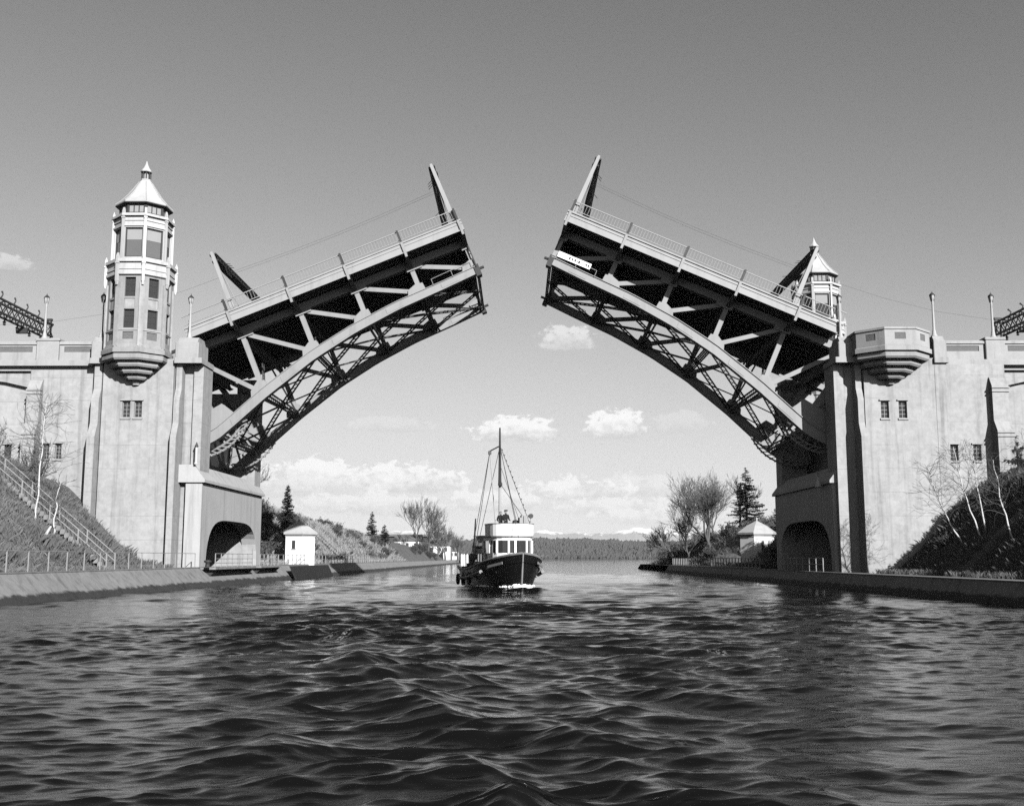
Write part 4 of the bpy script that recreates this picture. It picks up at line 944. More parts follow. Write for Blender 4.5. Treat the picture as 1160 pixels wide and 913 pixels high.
# shaded bank before the bridge: birches and scrub
for i, (u, v, L, lab) in enumerate([((31.3, 77), 5.9, (-.55, .05), 'leaning white birch closest to the shaded pier, lowest on the bank'), ((31.4, 74.2), 6.4, (-.33, .05), 'white birch second from the shaded pier, forking upward'),
                                ((31.9, 74.6), 5.9, (-.13, .05), 'straight thin white birch, third from the shaded pier'), ((30.9, 68.4), 5.2, (-.26, 0), 'thin curved white birch, fourth from the shaded pier'),
                                ((32.2, 67), 5.0, (-.2, 0), 'faint thin birch at the edge of the photo on the shaded bank')]):
    birch((u[0], u[1], bank_z(1, u[0], u[1])), v, L, 11 + i, lab)
birch((-31.0, 69.9, bank_z(-1, 31.0, 69.9)), 8.2, (.02, .03), 21, 'tall white birch standing by the stair rail on the sunlit bank')
birch((-29.9, 69.8, bank_z(-1, 29.9, 69.8)), 3.6, (.16, 0), 22, 'short thin birch leaning over the stairs on the sunlit bank')
zs_ = bank_z(-1, 29.2, 67.2)
p = thing('dead_stub', 'short broken pale tree stub on the sunlit bank below the stairs', 'tree stub', (-29.2, 67.2, zs_))
MB().path([(-29.25, 67.2, zs_ - .2), (-29.05, 67.2, zs_ + .5), (-28.8, 67.2, zs_ + .95)], [.1, .09, .07], 6).build('trunk', 'birch_bark', p)
rs = random.Random(5)
for k in range(34):
    y = rs.uniform(52, 83); d = rs.uniform(29.5, 44); s_ = rs.uniform(.5, 1.3)
    shrub(d, y, bank_z(1, d, y), s_, rs.choice([3, 2, 0, 5]), 'low dark bramble clump on the shaded bank before the bridge', 'brambles on the shaded bank')
for k in range(16):
    y = rs.uniform(60, 84); d = rs.uniform(30.5, 40); s_ = rs.uniform(.35, .8)
    if 70 < y < 73: continue
    shrub(-d, y, bank_z(-1, d, y), s_, rs.choice([1, 3, 0]), 'small dry bush on the sunlit grassy bank before the bridge', 'bushes on the sunlit bank')
for (x, y, s_) in ((-37.6, 84.0, 1.9), (-40.6, 83, 1.9)):
    shrub(x, y, bank_z(-1, -x, y), s_, 0, 'leafless shrub against the concrete approach wall above the stairs', 'shrubs against the sunlit wall', 1.7)
conifer((41.6, 82, bank_z(1, 41.6, 82)), 5.2, 2.6, 9, 'dark spreading conifer at the photo edge on the shaded bank', .8, .05, .2)
for (x, y, s_) in ((41.5, 78, 1.6), (43, 80, 2.0), (39.8, 80, 1.4)): shrub(x, y, bank_z(1, x, y), s_, 5, 'dark leafy bush below the conifer at the photo edge', 'bushes below the conifer')

# sunlit bank beyond the bridge
for k in range(26):
    y = rs.uniform(109, 150); d = rs.uniform(28.5, 36); s_ = rs.uniform(1.3, 2.5)
    if abs(y - 129) < 5 and d < 29.5: continue
    shrub(-d, y, bank_z(-1, d, y), s_, rs.choice([1, 4, 4, 2, 1]), 'tangled leafless thicket shrub between the pier and the white hut', 'thicket between pier and hut', 1.25)
for k in range(64):
    y = rs.uniform(138, 260); d = rs.uniform(27.5, 38); s_ = rs.uniform(.6, 1.7)
    if abs(y - 170) < 2.2: continue
    shrub(-d, y, bank_z(-1, d, y), s_, rs.choice([1, 2, 2, 4, 3]), 'round scrub bush on the sunlit slope beyond the white hut', 'bushes on the far sunlit slope')
for i, (x, y, h) in enumerate([(-33.5, 118, 7.5), (-36, 126, 8.5), (-34.5, 137, 7), (-31.5, 112, 6)]):
    bare_tree((x, y, bank_z(-1, -x, y)), h, .16, 60 + i, 'leafless tree rising from the thicket behind the sunlit pier', depth=5, group='trees behind the sunlit pier', twm='twigs_pale', twr=.018)
conifer((-32.2, 152, bank_z(-1, 32.2, 152)), 6.5, 1.4, 31, 'narrow dark conifer standing above the white hut', 1.2, .03)
conifer((-33.5, 250, bank_z(-1, 33.5, 250) - .3), 6.6, 1.8, 32, 'dark conifer on the skyline past the distant stairs', .9, .05, .15)
conifer((-32.0, 262, bank_z(-1, 32, 262) - .3), 4.8, 1.8, 33, 'lower ragged conifer beside the skyline conifer', .8, .05, .3)
for i, (x, y, h) in enumerate([(-33.5, 360, 16), (-30.5, 372, 14.5), (-28.2, 385, 13), (-26.5, 398, 11.5), (-25.0, 410, 9.5), (-23.5, 425, 8)]):
    bare_tree((x, y, max(1.2, bank_z(-1, max(25.5, -x), y))), h, .3, 70 + i, 'tall leafless tree in the row by the distant white houses', depth=5, spread=.55, group='row of trees by the houses', twm='twigs', twr=.035, trunk=.22)
for k in range(14):
    y = rs.uniform(290, 420); d = rs.uniform(26, 33); shrub(-d, y, bank_z(-1, d, y), rs.uniform(1.2, 2.6), rs.choice([2, 4]), 'dark bush in front of the distant white houses', 'bushes by the houses')
# shaded bank beyond the bridge
bare_tree((29.3, 168, bank_z(1, 29.3, 168) - .2), 11.6, .34, 81, 'large leafless tree with wide fan of branches on the shaded bank', depth=6, spread=.72, up=.16, trunk=.16, nb=3, twr=.02)
bare_tree((27.2, 185, bank_z(1, 27.2, 185) - .2), 7.5, .2, 82, 'low leafless tree leaning out over the water', lean=(-.75, 0), depth=5, spread=.6, up=.12, trunk=.35, twr=.02)
bare_tree((35.0, 172, bank_z(1, 35.0, 172)), 7.5, .2, 83, 'leafless tree between the fan-shaped tree and the tall conifer', depth=5, spread=.5, twm='twigs_pale', twr=.02)
bare_tree((40.5, 143, bank_z(1, 40.5, 143)), 8.0, .2, 84, 'leafless tree close behind the shaded pier', depth=5, spread=.5, twm='twigs_pale', twr=.018)
for i, (x, y, h, l_) in enumerate([(31.5, 178, 9.0, -.15), (27.6, 176, 7.0, -.3), (33.0, 186, 10.5, .1), (30.2, 196, 8.5, -.1)]):
    bare_tree((x, y, bank_z(1, x, y) - .2), h, .2, 90 + i, 'leafless tree crowding round the fan-shaped tree on the shaded bank', lean=(l_, 0), depth=5, spread=.68, up=.15, trunk=.2, twr=.02, twm='twigs_pale', group='clump on the far shaded bank')
conifer((35.6, 170, bank_z(1, 35.6, 170)), 9.6, 3.4, 34, 'tall ragged conifer with thin spire above the shaded hut', 1.0, .04, .15)
conifer((36.6, 153, bank_z(1, 36.6, 153)), 8.4, 2.0, 35, 'sparse thin-topped conifer next to the shaded pier', .8, .04, .45)
for k in range(74):
    y = rs.uniform(108, 215); d = rs.uniform(28, 40); s_ = rs.uniform(.9, 2.3)
    if (138 < y < 160 and d < 37) or (.195 < d / y < .233 and y < 150): continue
    shrub(d, y, bank_z(1, d, y), s_, rs.choice([2, 3, 5, 4, 1]), 'dark bush on the shaded slope beyond the bridge', 'bushes on the far shaded slope')

# ------------------------------------------------------------------ far houses, shore, hills, mountains
def house(x, y, z, w, d, h, rh, label):
    p = thing('house', label, 'house', (x, y, z), 'houses on the far bank')
    MB().box(x - w / 2, x + w / 2, y, y + d, z - 2, z + h).build('wall', 'house_wall', p)
    r = MB().prism([(y - .5, z + h), (y + d / 2, z + h + rh), (y + d + .5, z + h)], x - w / 2 - .4, x + w / 2 + .4, 'x').build('roof', 'house_roof', p)
    MB().box(x + w * .2, x + w * .2 + .7, y + d * .4, y + d * .4 + .7, z + h + rh * .4, z + h + rh + .8).build('chimney', 'house_roof', r)
    for k in range(3):
        xx = x - w * .32 + k * w * .32; wn = MB().box(xx - .5, xx + .5, y - .05, y + .02, z + h * .4, z + h * .8).build('window', 'frame_dark', p); MB().box(xx - .6, xx + .6, y - .15, y + .02, z + h * .4 - .15, z + h * .4 - .003).build('sill', 'house_wall', wn)
house(-38.5, 380, 4.6, 9, 8, 3.6, 2.2, 'white far house furthest from the boat')
house(-29.0, 400, 3.2, 8, 8, 3.6, 2.2, 'white far house half hidden by bare trees')
house(-26.5, 436, 1.8, 5, 6, 3.2, 1.6, 'smallest white far house nearest the boat')
p = thing('long_building', 'long low grey building with flat roof on the far skyline', 'building', (-56, 455, 4))
MB().box(-72, -38, 455, 475, 2, 11.2).build('wall', 'far_hill', p); MB().box(-73, -37, 454, 476, 11.2, 12.0).build('roof', 'house_roof', p)
for k in range(9): MB().box(-70 + k * 3.5, -68.4 + k * 3.5, 454.95, 455.02, 6.5, 8.5).build('window', 'frame_dark', p)
for i, (x, y) in enumerate([(-21.6, 420), (-21.0, 426), (-20.2, 434)]):
    p = thing('mooring_post', ('pale mooring post nearest the far houses', 'middle one of three pale mooring posts', 'pale mooring post nearest the boat')[i], 'post', (x, y, 0)); MB().lathe([(.45, -1), (.45, 3.4), (.3, 3.5)], 8, (x, y, 0)).build('pile', 'house_wall', p); MB().lathe([(.48, 3.4), (.1, 3.9)], 8, (x, y, 0)).build('cap', 'house_wall', p)
def ridge(name, y, x0, x1, n, base, hf, matn, depth, rows=6):
    mb = MB()
    for j in range(rows):
        t = j / (rows - 1)
        for i in range(n):
            x = x0 + (x1 - x0) * i / (n - 1); h = hf(x, t); mb.v.append((x, y + depth * t, base + h))
    for j in range(rows - 1):
        for i in range(n - 1): mb.f.append((j * n + i, j * n + i + 1, (j + 1) * n + i + 1, (j + 1) * n + i))
    return struct(mb.build(name, matn, None, True))
hill_h = lambda x, t: (34 + 9 * math.sin(x * .0016 + .6) + 5 * math.sin(x * .0047 + 2) + 2 * math.sin(x * .015)) * math.sin(min(1, t * 1.25) * math.pi / 2) - .5
ridge('hills', 2150, -2600, 2600, 320, WL, hill_h, 'far_hill', 900, 14)
rs = random.Random(77); tr = MB()
for k in range(13000):
    t = rs.random() ** 1.3 * .95; x = rs.uniform(-520, 560); y = 2150 + 900 * t
    z = WL + hill_h(x, t); h = rs.uniform(4, 9) * (1 + .2 * math.sin(x * .043 + t * 9) + .15 * math.sin(x * .11 + 1.7) + (.5 if rs.random() < .03 else 0)); r_ = h * rs.uniform(.28, .5)
    tr.lathe([(r_ * .7, -1), (r_, h * .35), (r_ * .65, h * .75), (r_ * .06, h)], 5, (x, y, z), rs.random(), False)
o = tr.build('far_forest', 'far_forest'); o['kind'] = 'stuff'; tag(o, 'distant wooded hillside across the lake', 'forest')
sp = MB(); rs = random.Random(78)
for k in range(900):       # a low wooded spit nearer than the hills
    x = rs.uniform(20, 150); y = rs.uniform(1560, 1640); h = rs.uniform(3, 7.5) * (1 - abs(x - 85) / 85 * .6); r_ = h * rs.uniform(.4, .6)
    sp.lathe([(r_ * .8, -1), (r_, h * .4), (r_ * .6, h * .8), (.1, h)], 5, (x, y, WL + .4), rs.random(), False)
o = sp.build('wooded_spit', 'far_forest'); o['kind'] = 'stuff'; tag(o, 'low wooded point on the lake before the hills', 'forest')
struct(MB().prism([(15, 0), (30, .9), (150, .9), (170, 0), (170, -1), (15, -1)], 1550, 1650, 'y').build('spit_ground', 'far_hill'))
for k in range(9):
    x = -40 + k * 14 + rs.uniform(-5, 5); p = thing('shore_house', 'tiny pale house along the far lake shore', 'house', (x, 2130, WL), 'houses along the lake shore'); MB().box(x - 4, x + 4, 2130, 2138, WL - 1, WL + rs.uniform(3, 5)).build('wall', 'house_wall', p); MB().prism([(2129, WL + 4.5), (2134, WL + 7.5), (2139, WL + 4.5)], x - 5, x + 5, 'x').build('roof', 'house_roof', p)
def mh(x, t):
    s_ = abs(math.sin(x * .00045 + .4)) * 95 + abs(math.sin(x * .0013 + 1.1)) * 70 + abs(math.sin(x * .0032)) * 38 + abs(math.sin(x * .008 + .7)) * 18 + abs(math.sin(x * .019)) * 8
    return 1.62 * (178 + s_) * math.sin(min(1, t * 1.6) * math.pi / 2) - 2
def mountains():
    ma = bpy.data.materials.new('mountain_snow'); ma.use_nodes = True; t = ma.node_tree; mm = mk(t); b = t.nodes['Principled BSDF']; b.inputs['Roughness'].default_value = 1
    g = t.nodes.new('ShaderNodeNewGeometry'); s_ = t.nodes.new('ShaderNodeSeparateXYZ'); t.links.new(g.outputs['Position'], s_.inputs[0])
    h = mm('ADD', s_.outputs[2], mm('MULTIPLY', mm('SUBTRACT', noise(t, g.outputs['Position'], .0035, 6, .65), .5), 330))
    v = mrange(t, h, 485, 545, .13, .75); t.links.new(comb(t, v, v, v), b.inputs['Base Color']); MAT['mountain_snow'] = ma
mountains()
ridge('mountains', 22000, -28000, 28000, 1100, 0, mh, 'mountain_snow', 1500, 10)
# ------------------------------------------------------------------ the tug
def tug():
    p = thing('tug_boat', 'black-hulled wooden tug with white wheelhouse and tall mast coming through the bridge', 'boat', (0.35, 74.6, WL), local=True)
    # own frame: bow stem at x = 0 pointing +x, stern at x = -14.6, z = 0 at the water
    L = 14.6; n = 30; st = [i / n for i in range(n + 1)]                     # 0 stern .. 1 bow
    hb = lambda t: 2.3 * (max(0.0, 1 - max(0, (t - .55) / .45) ** 3.0)) ** .7 * (1 - .22 * max(0, (.3 - t) / .3) ** 2)
    sh = lambda t: 1.28 + 1.15 * max(0, (t - .35) / .65) ** 1.7 + .22 * max(0, (.25 - t) / .25) ** 1.6
    flare = lambda t: .80 + .12 * t - .42 * max(0, (t - .6) / .4)
    prof = [(-.9, .0), (-.7, .45), (-.25, .82), (.12, .93), (.55, .98), (1.0, 1.0)]
    def sec(t):
        b, s_ = hb(t), sh(t); x = -L + L * t; pts = []
        for f_, w in prof:
            z = f_ * s_ if f_ > 0 else f_; k = w if f_ >= 1 else w * (1 - (1 - flare(t)) * (1 - max(f_, 0)))
            rake = -.55 * (1 - max(f_, -.2)) * max(0, (t - .85) / .15); pts.append((x + rake, b * k + (.05 if t > .99 else 0), z))
        return pts
    S = [sec(t) for t in st]; h = MB(); m_ = len(prof)
    for sg in (-1, 1):
        k0 = len(h.v)
        for s_ in S: h.v += [(x, y * sg, z) for x, y, z in s_]
        for i in range(n):
            for j in range(m_ - 1): h.f.append((k0 + i * m_ + j, k0 + (i + 1) * m_ + j, k0 + (i + 1) * m_ + j + 1, k0 + i * m_ + j + 1))
    h.add([(x, y, z) for x, y, z in S[0]] + [(x, -y, z) for x, y, z in S[0][::-1]], [tuple(range(2 * m_))])
    hull = h.build('hull', 'hull_black', p, True)
    d = MB()
    for i in range(n):
        a, b = S[i][-1], S[i + 1][-1]; za, zb = a[2] - .55, b[2] - .55; ya, yb = a[1] - .08, b[1] - .08
        d.add([(a[0], -ya, za), (b[0], -yb, zb), (b[0], yb, zb), (a[0], ya, za)], [(0, 1, 2, 3)])
    d.build('deck', 'deck_wood', p)
    for sg in (-1, 1):
        c = MB(); c.path([(x, y * sg, z + .05) for x, y, z in [s_[-1] for s_ in S]], [.085] * (n + 1), 6); c.build('cap_rail', 'hull_trim', hull)
        c = MB(); q = [s_ for s_ in S[2:27]]; c.path([(s_[4][0], (s_[4][1] + .05) * sg, s_[4][2] + .05) for s_ in q], [.075] * len(q), 6); c.build('rub_rail', 'hull_black', hull)
        b = MB()
        for i in range(n):     # inner face of the bulwark
            a, e = S[i][-1], S[i + 1][-1]; a4, e4 = S[i][4], S[i + 1][4]; b.add([(a4[0], max(0, a4[1] - .12) * sg, a4[2]), (e4[0], max(0, e4[1] - .12) * sg, e4[2]), (e[0], max(0, e[1] - .07) * sg, e[2]), (a[0], (a[1] - .07) * sg, a[2])], [(0, 1, 2, 3)])
        b.build('bulwark', 'hull_trim', hull)
        # name board on the bow
        i0, i1 = 25, 28
        a, e = Vector(S[i0][5]), Vector(S[i1][5]); a.y *= sg; e.y *= sg; off = Vector((.06, .09 * sg, -.42)); MB().beam(a + off, e + off, .05, .17, (0, 0, 1)).build('name_board', 'hull_trim', hull)
        # bumper logs hung along the side
        for i0 in ((9, 13), (14, 18), (19, 23)):
            a, e = Vector(S[i0[0]][5]), Vector(S[i0[1]][5]); a.y = (a.y + .14) * sg; e.y = (e.y + .14) * sg; a.z -= .62; e.z -= .62
            MB().tube(a, e, .13, .13, 8).build('bumper_log', 'hull_trim', p)
    MB().tube((-.03, 0, 2.5), (-.6, 0, -.3), .07, .07, 6).build('stem_post', 'hull_trim', hull)
    MB().lathe([(.12, 0), (.12, .5), (.2, .52), (.2, .6), (.05, .62)], 8, (-.75, 0, 1.95)).build('bitt', 'hull_black', p)
    for k in range(4):
        a = MB(Matrix.Translation((-.9 - .5 * k, -.9 - .35 * k, 1.75 - .1 * k)) @ Matrix.Rotation(R(80), 4, 'X'))
    # wheelhouse with rounded front
    def plan(w, x0, x1, nn=10):
        pts = [(x0, -w)]; r = w * .95
        for i in range(nn + 1):
            t = -math.pi / 2 + math.pi * i / nn; pts.append((x1 - r * 1.05 + r * 1.05 * max(0, math.cos(t)) ** .8, w * math.sin(t)))
        pts.append((x0, w)); return pts
    def drum(name, w, x0, x1, z0, z1, matn, parent=None, o=.0):
        return MB().prism(plan(w, x0, x1), z0, z1, 'z').build(name, matn, parent or p)
    hw = 1.5; xf = -2.35; xb = -6.2
    wh = drum('wheelhouse', hw, xb, xf, .9, 2.5, 'boat_white')
    drum('window_band', hw - .05, xb, xf - .05, 2.5, 3.38, 'glass_dark', wh)
    drum('header', hw, xb, xf, 3.38, 3.62, 'boat_white', wh)
    pl = plan(hw, xb, xf)
    for i, (a, b) in enumerate(pl):
        if i in (0, 1, 3, 5, 6, 8, 10, 11, 12): MB().box(a - .07, a + .05, b - .07, b + .07, 2.5, 3.38).build('window_post', 'boat_white', wh)
    drum('roof_edge', hw + .12, xb - .2, xf + .12, 3.62, 3.7, 'hull_trim', wh)
    # canvas-sided flying bridge
    fb = MB(); pp = plan(hw + .12, xb + 1.2, xf + .1, 14)
    for i in range(len(pp) - 1):
        (a, b), (c, d_) = pp[i], pp[i + 1]; fb.add([(a, b, 3.7), (c, d_, 3.7), (c + .02, d_ * 1.01, 4.52), (a + .02, b * 1.01, 4.52), (a - .06, b * .96, 3.7), (c - .06, d_ * .96, 3.7), (c - .05, d_ * .97, 4.52), (a - .05, b * .97, 4.52)], [(0, 1, 2, 3), (4, 7, 6, 5), (3, 2, 6, 7)])
    fb = fb.build('dodger', 'boat_white', p)
    MB().path([(a, b * 1.01, 4.55) for a, b in pp], .04, 5).build('dodger_rail', 'hull_trim', fb)
    # after deckhouse, door, skiff on top, funnel
    MB().bbox(-10.2, xb - .01, -1.38, 1.38, .8, 2.95, .08).build('deckhouse', 'boat_cabin', p); MB().bbox(-10.4, xb + .02, -1.55, 1.55, 2.96, 3.06, .03).build('deckhouse_roof', 'hull_trim', p)
    for x in (-9.4, -8.4, -7.4):
        for sg in (-1, 1): MB().box(x - .25, x + .25, *xr(1.36, 1.41, sg), 1.9, 2.45).build('porthole', 'glass_dark', p)
    for sg in (-1, 1): MB().box(-5.5, -4.85, *xr(1.485, 1.53, sg), 1.0, 2.48).build('side_door', 'hull_trim', p)
    sk = MB(); ns = 8
    for i in range(ns):
        a, b = i / ns, (i + 1) / ns
        def ring(t): w = .62 * math.sin(math.pi * (.12 + .8 * t)) ** .7; return [(-9.6 + 3.1 * t, -1.0 - w, 3.75), (-9.6 + 3.1 * t, -1.0 - w * .6, 3.3), (-9.6 + 3.1 * t, -1.0 + w * .6, 3.3), (-9.6 + 3.1 * t, -1.0 + w, 3.75)]
        r0, r1 = ring(a), ring(b); sk.add(r0 + r1, [(0, 4, 5, 1), (1, 5, 6, 2), (2, 6, 7, 3), (3, 7, 4, 0)])
    sko = sk.build('skiff', 'boat_white'); sko.parent = p
    MB().box(-9.5, -6.6, -1.6, -.4, 3.74, 3.8).build('skiff_cover', 'cloth_dark', p)
    MB().lathe([(.38, 2.95), (.38, 4.6), (.42, 4.62), (.42, 4.75), (.3, 4.76)], 12, (-8.2, .5, 0)).build('funnel', 'hull_black', p, True)
    # mast, gaff, stays
    mx = -5.6; mz = 11.7
    MB().tube((mx, -.4, 3.0), (mx, -.4, 7.6), .10, .09, 8).build('mast', 'mast_pale', p); MB().tube((mx, -.4, 7.6), (mx, -.4, mz), .125, .06, 8).build('topmast', 'mast_dark', p)
    MB().lathe([(.05, 0), (.16, .12), (.16, .3), (.05, .42)], 8, (mx + .12, -.4, 7.3)).build('masthead_lamp', 'steel_dark', p)
    MB().tube((mx, -.4, 10.35), (mx - .5, -1.05, 10.0), .05, .05, 6).build('crosstree', 'mast_dark', p); MB().box(mx - .62, mx - .4, -1.15, -.95, 9.75, 10.0).build('block', 'mast_dark', p)
    MB().tube((mx - .5, -1.05, 10.0), (mx - .3, -.55, 3.2), .035, .035, 5).build('derrick_line', 'mast_pale', p)
    def stay(a, b, r=.022): MB().tube(a, b, r, r, 4).build('stay', 'wire', p)
    stay((mx - .5, -1.05, 10.0), (-9.5, -1.9, 1.5)); stay((mx - .5, -1.05, 10.0), (-8.2, -1.9, 1.5)); stay((mx, -.4, 10.3), (-7.4, -2.0, 1.6)); stay((mx, -.4, 10.3), (-6.2, 1.7, 1.7)); stay((mx, -.4, 10.4), (-3.4, 1.35, 4.5)); stay((mx, -.4, 7.6), (-4.2, 1.45, 4.5))
    stay((mx, -.4, 10.4), (-.5, 0, 2.5)); stay((mx, -.4, 9.0), (-3.6, .7, 4.5))
    a, b = Vector((mx, -.35, 10.4)), Vector((-3.3, 1.4, 4.5))
    for k in range(14): q = a + (b - a) * (.06 + .9 * k / 13); MB().lathe([(.01, -.06), (.035, -.02), (.035, .02), (.01, .06)], 6, tuple(q)).build('bulb', 'steel_dark', p)
    MB().path([(-13.2, -.9, 1.2), (-12.2, -1.0, 3.0), (-11.4, -1.05, 5.2)], [.09, .08, .05], 6).build('boom', 'mast_dark', p)
    # gear on the flying bridge: searchlights, horn, binnacle, folded table of instruments
    for (x, y, z) in ((-2.9, 1.25, 4.55),):
        MB().tube((x, y, z), (x, y, z + .42), .03, n=6).build('light_stand', 'mast_pale', p); MB(Matrix.Translation((x, y, z + .56)) @ Matrix.Rotation(R(90), 4, 'Y')).lathe([(.06, -.15), (.15, -.1), (.17, .14), (.02, .14)], 10).build('searchlight', 'steel_dark', p)
    MB().lathe([(.2, 3.7), (.2, 4.55), (.24, 4.6), (.2, 4.8), (.05, 4.86)], 10, (-3.6, .3, 0)).build('binnacle', 'steel_dark', p)
    w = MB(); rs = random.Random(4)
    for k in range(14): w.box(-3.4 + rs.uniform(-.3, .3), -3.2 + rs.uniform(-.3, .3), .75 + rs.uniform(-.3, .25), .85 + rs.uniform(-.25, .3), 4.45, 4.6 + rs.uniform(.1, .6))
    w.build('signal_rack', 'steel_grey', p)
    # aft deck gear
    MB().lathe([(.45, 0), (.5, .1), (.35, .2), (.35, .7), (.5, .8), (.45, .9)], 12, (-11.4, 0, .75)).build('capstan', 'steel_dark', p)
    for (x, y, r) in ((-10.9, -1.5, .22), (-11.8, -1.3, .2)):
        MB().path([(x, y, .7), (x, y, 1.9), (x + .12, y, 2.15), (x + .4, y, 2.25)], [r * .7, r * .7, r * .9, r * 1.3], 10).build('ventilator', 'hull_trim' if x > -11 else 'steel_dark', p, True)
    cr = MB()
    for k in range(7): cr.box(-13.2 + rs.uniform(0, 2), -12.6 + rs.uniform(0, 2), *sorted((rs.uniform(-1.6, -.5), rs.uniform(-.4, .8))), .75, 1.5 + rs.uniform(0, .7))
    cr.build('deck_gear', 'cloth_dark', p)
    for i, t in enumerate((6, 11, 16)):      # old tyres hung as fenders
        for sg in (-1,):
            s_ = S[t][5]; M = Matrix.Translation((s_[0], (s_[1] + .12) * sg, s_[2] - .75)) @ Matrix.Rotation(R(90), 4, 'X'); ty = MB(M); pts = [(.34 * math.cos(6.2832 * k / 14), .34 * math.sin(6.2832 * k / 14), 0) for k in range(15)]; ty.path(pts, .11, 6, False); ty.build('tyre', 'tyre', p, True)
    p.rotation_euler = (0, 0, R(-76.5)); return p
boat = tug()
bpy.context.view_layer.update()
# foam piled at the stem
fo = MB(); rs = random.Random(9)
for k in range(700):
    t = rs.random() ** 1.4; sg = -1 if rs.random() < .62 else 1; q = Vector((-.55 - t * 5.2, sg * (.15 + t * 1.75 + rs.gauss(0, .14)), .05)); r_ = rs.uniform(.10, .3) * (1.1 - .5 * t)
    w_ = boat.matrix_world @ q; fo.lathe([(r_ * .3, -.12), (r_, 0), (r_ * .7, r_ * .7), (.01, r_ * 1.1)], 6, tuple(w_), rs.random(), False)
o = fo.build('bow_wave', 'foam', None, True); o['kind'] = 'stuff'; tag(o, 'white foam curling at the stem of the tug', 'foam')

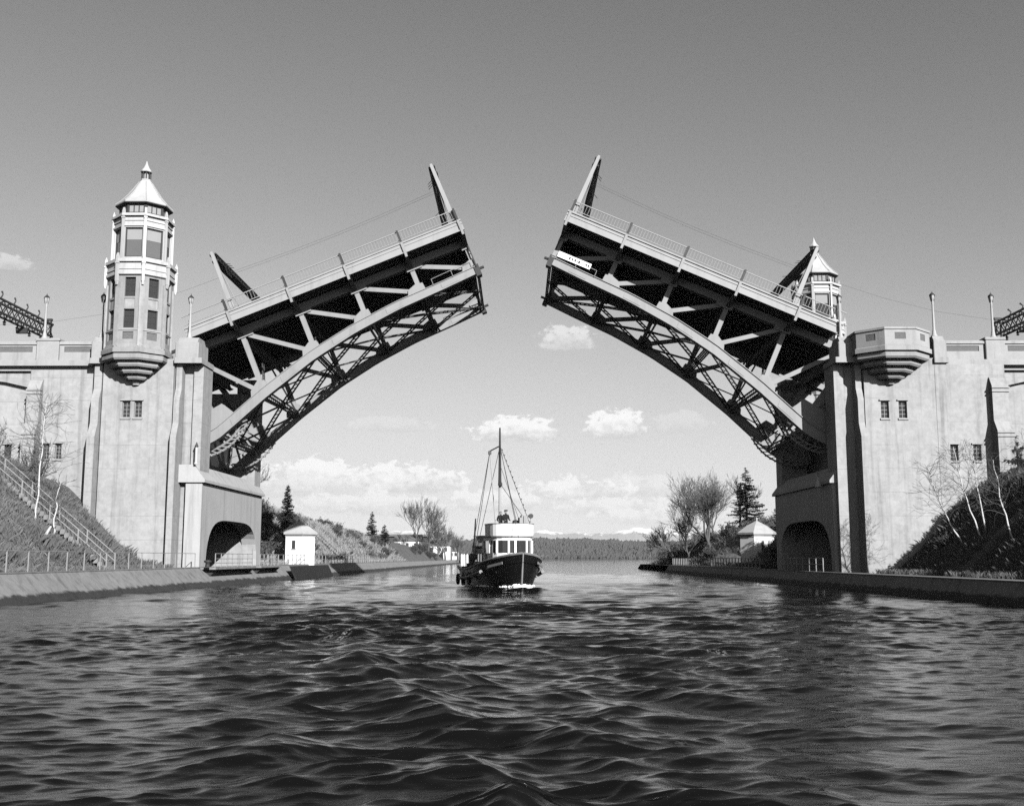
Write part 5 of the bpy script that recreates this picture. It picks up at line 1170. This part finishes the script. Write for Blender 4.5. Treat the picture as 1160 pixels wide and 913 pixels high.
# ------------------------------------------------------------------ two people on the flying bridge
def person(x, y, z, face, label, h=1.74, hat=True):
    p = thing('person', label, 'person', (x, y, z), 'people on the tug', local=True); p.rotation_euler = (0, 0, face)
    k = h / 1.74
    J = {'pel': (0, 0, .95, .15), 'wst': (0, .01, 1.12, .145), 'chs': (0, .01, 1.34, .175), 'nck': (0, 0, 1.5, .065), 'hd0': (0, -.015, 1.58, .085), 'hd1': (0, -.02, 1.68, .085)}
    for s_, sg in (('l', -1), ('r', 1)):
        J.update({s_ + 'hp': (.09 * sg, 0, .9, .1), s_ + 'kn': (.10 * sg, -.02, .48, .072), s_ + 'an': (.105 * sg, .02, .09, .05), s_ + 'to': (.12 * sg, -.16, .04, .042),
                  s_ + 'sh': (.18 * sg, .0, 1.42, .085), s_ + 'el': (.26 * sg, .03, 1.16, .06), s_ + 'wr': (.22 * sg, -.22, 1.08, .042), s_ + 'ha': (.20 * sg, -.31, 1.08, .038)})
    E = [('pel', 'wst'), ('wst', 'chs'), ('chs', 'nck'), ('nck', 'hd0'), ('hd0', 'hd1')]
    for s_ in 'lr': E += [('pel', s_ + 'hp'), (s_ + 'hp', s_ + 'kn'), (s_ + 'kn', s_ + 'an'), (s_ + 'an', s_ + 'to'), ('chs', s_ + 'sh'), (s_ + 'sh', s_ + 'el'), (s_ + 'el', s_ + 'wr'), (s_ + 'wr', s_ + 'ha')]
    ks = list(J); me = bpy.data.meshes.new('body'); me.from_pydata([(J[q][0] * k, J[q][1] * k, J[q][2] * k) for q in ks], [(ks.index(a), ks.index(b)) for a, b in E], [])
    me.materials.append(MAT['cloth_dark']); o = bpy.data.objects.new('body', me); col.objects.link(o); o.parent = p
    md = o.modifiers.new('skin', 'SKIN'); sv = me.skin_vertices[0].data
    for i, q in enumerate(ks): r_ = J[q][3] * k; sv[i].radius = (r_, r_ * (.72 if q in ('chs', 'wst', 'pel') else 1)); sv[i].use_root = (q == 'pel')
    ss_ = o.modifiers.new('subsurf', 'SUBSURF'); ss_.levels = 1; ss_.render_levels = 1
    hd = MB(Matrix.Translation((0, -.02 * k, 1.645 * k))); prof = [(.02, -.125), (.06, -.11), (.082, -.04), (.088, .03), (.075, .085), (.03, .115), (.005, .12)]
    hd.lathe(prof, 12); hd.prism([(-.105, .01), (-.085, .035), (-.08, -.02)], -.014, .014, 'x'); hd.box(-.1, -.085, -.01, .02, -.02, .03); hd.box(.085, .1, -.01, .02, -.02, .03); hd.build('face', 'skin', p, True)
    MB(Matrix.Translation((0, .005, 1.70 * k))).lathe([(.098, -.05), (.1, .0), (.085, .06), (.03, .088), (.005, .09)], 12).build('hair', 'hair', p, True)
    if hat: MB(Matrix.Translation((0, -.02, 1.75 * k))).lathe([(.1, -.03), (.135, -.02), (.14, .03), (.1, .06), (.01, .065)], 12).build('cap', 'cloth_dark', p, True)
    for sg in (-1, 1):
        hnd = MB()
        for f_ in range(4): hnd.path([((.20 * sg + (f_ - 1.5) * .018) * k, -.33 * k, 1.09 * k), ((.20 * sg + (f_ - 1.5) * .019) * k, (-.385 + abs(f_ - 1.4) * .008) * k, 1.085 * k), ((.20 * sg + (f_ - 1.5) * .018) * k, (-.41 + abs(f_ - 1.4) * .008) * k, 1.06 * k)], [.009, .0085, .007], 5)
        hnd.path([(.17 * sg * k, -.3 * k, 1.09 * k), (.15 * sg * k, -.345 * k, 1.08 * k), (.155 * sg * k, -.37 * k, 1.07 * k)], [.01, .009, .008], 5); hnd.build('hand', 'skin', p)
    return p
w1 = boat.matrix_world @ Vector((-4.3, -.62, 3.71)); w2 = boat.matrix_world @ Vector((-4.5, -.2, 3.71))
person(w1.x, w1.y, w1.z, R(10), 'person in dark coat on the tug roof, nearer the skiff', 1.72, False)
person(w2.x, w2.y, w2.z, R(25), 'taller person in dark cap beside the mast on the tug roof', 1.82, True)

# ------------------------------------------------------------------ air
hz = bpy.data.materials.new('haze'); hz.use_nodes = True; t = hz.node_tree; t.nodes.clear()
o_ = t.nodes.new('ShaderNodeOutputMaterial'); pv = t.nodes.new('ShaderNodeVolumePrincipled')
pv.inputs['Color'].default_value = (.95, .95, .95, 1); pv.inputs['Density'].default_value = 3.4e-5; pv.inputs['Anisotropy'].default_value = 0.0
t.links.new(pv.outputs[0], o_.inputs['Volume']); MAT['haze'] = hz
h_ = MB().box(-29000, 29000, -70, 24500, -3.0, 720).build('haze', 'haze'); h_['kind'] = 'stuff'; tag(h_, 'thin pale haze over the lake and far mountains', 'haze')
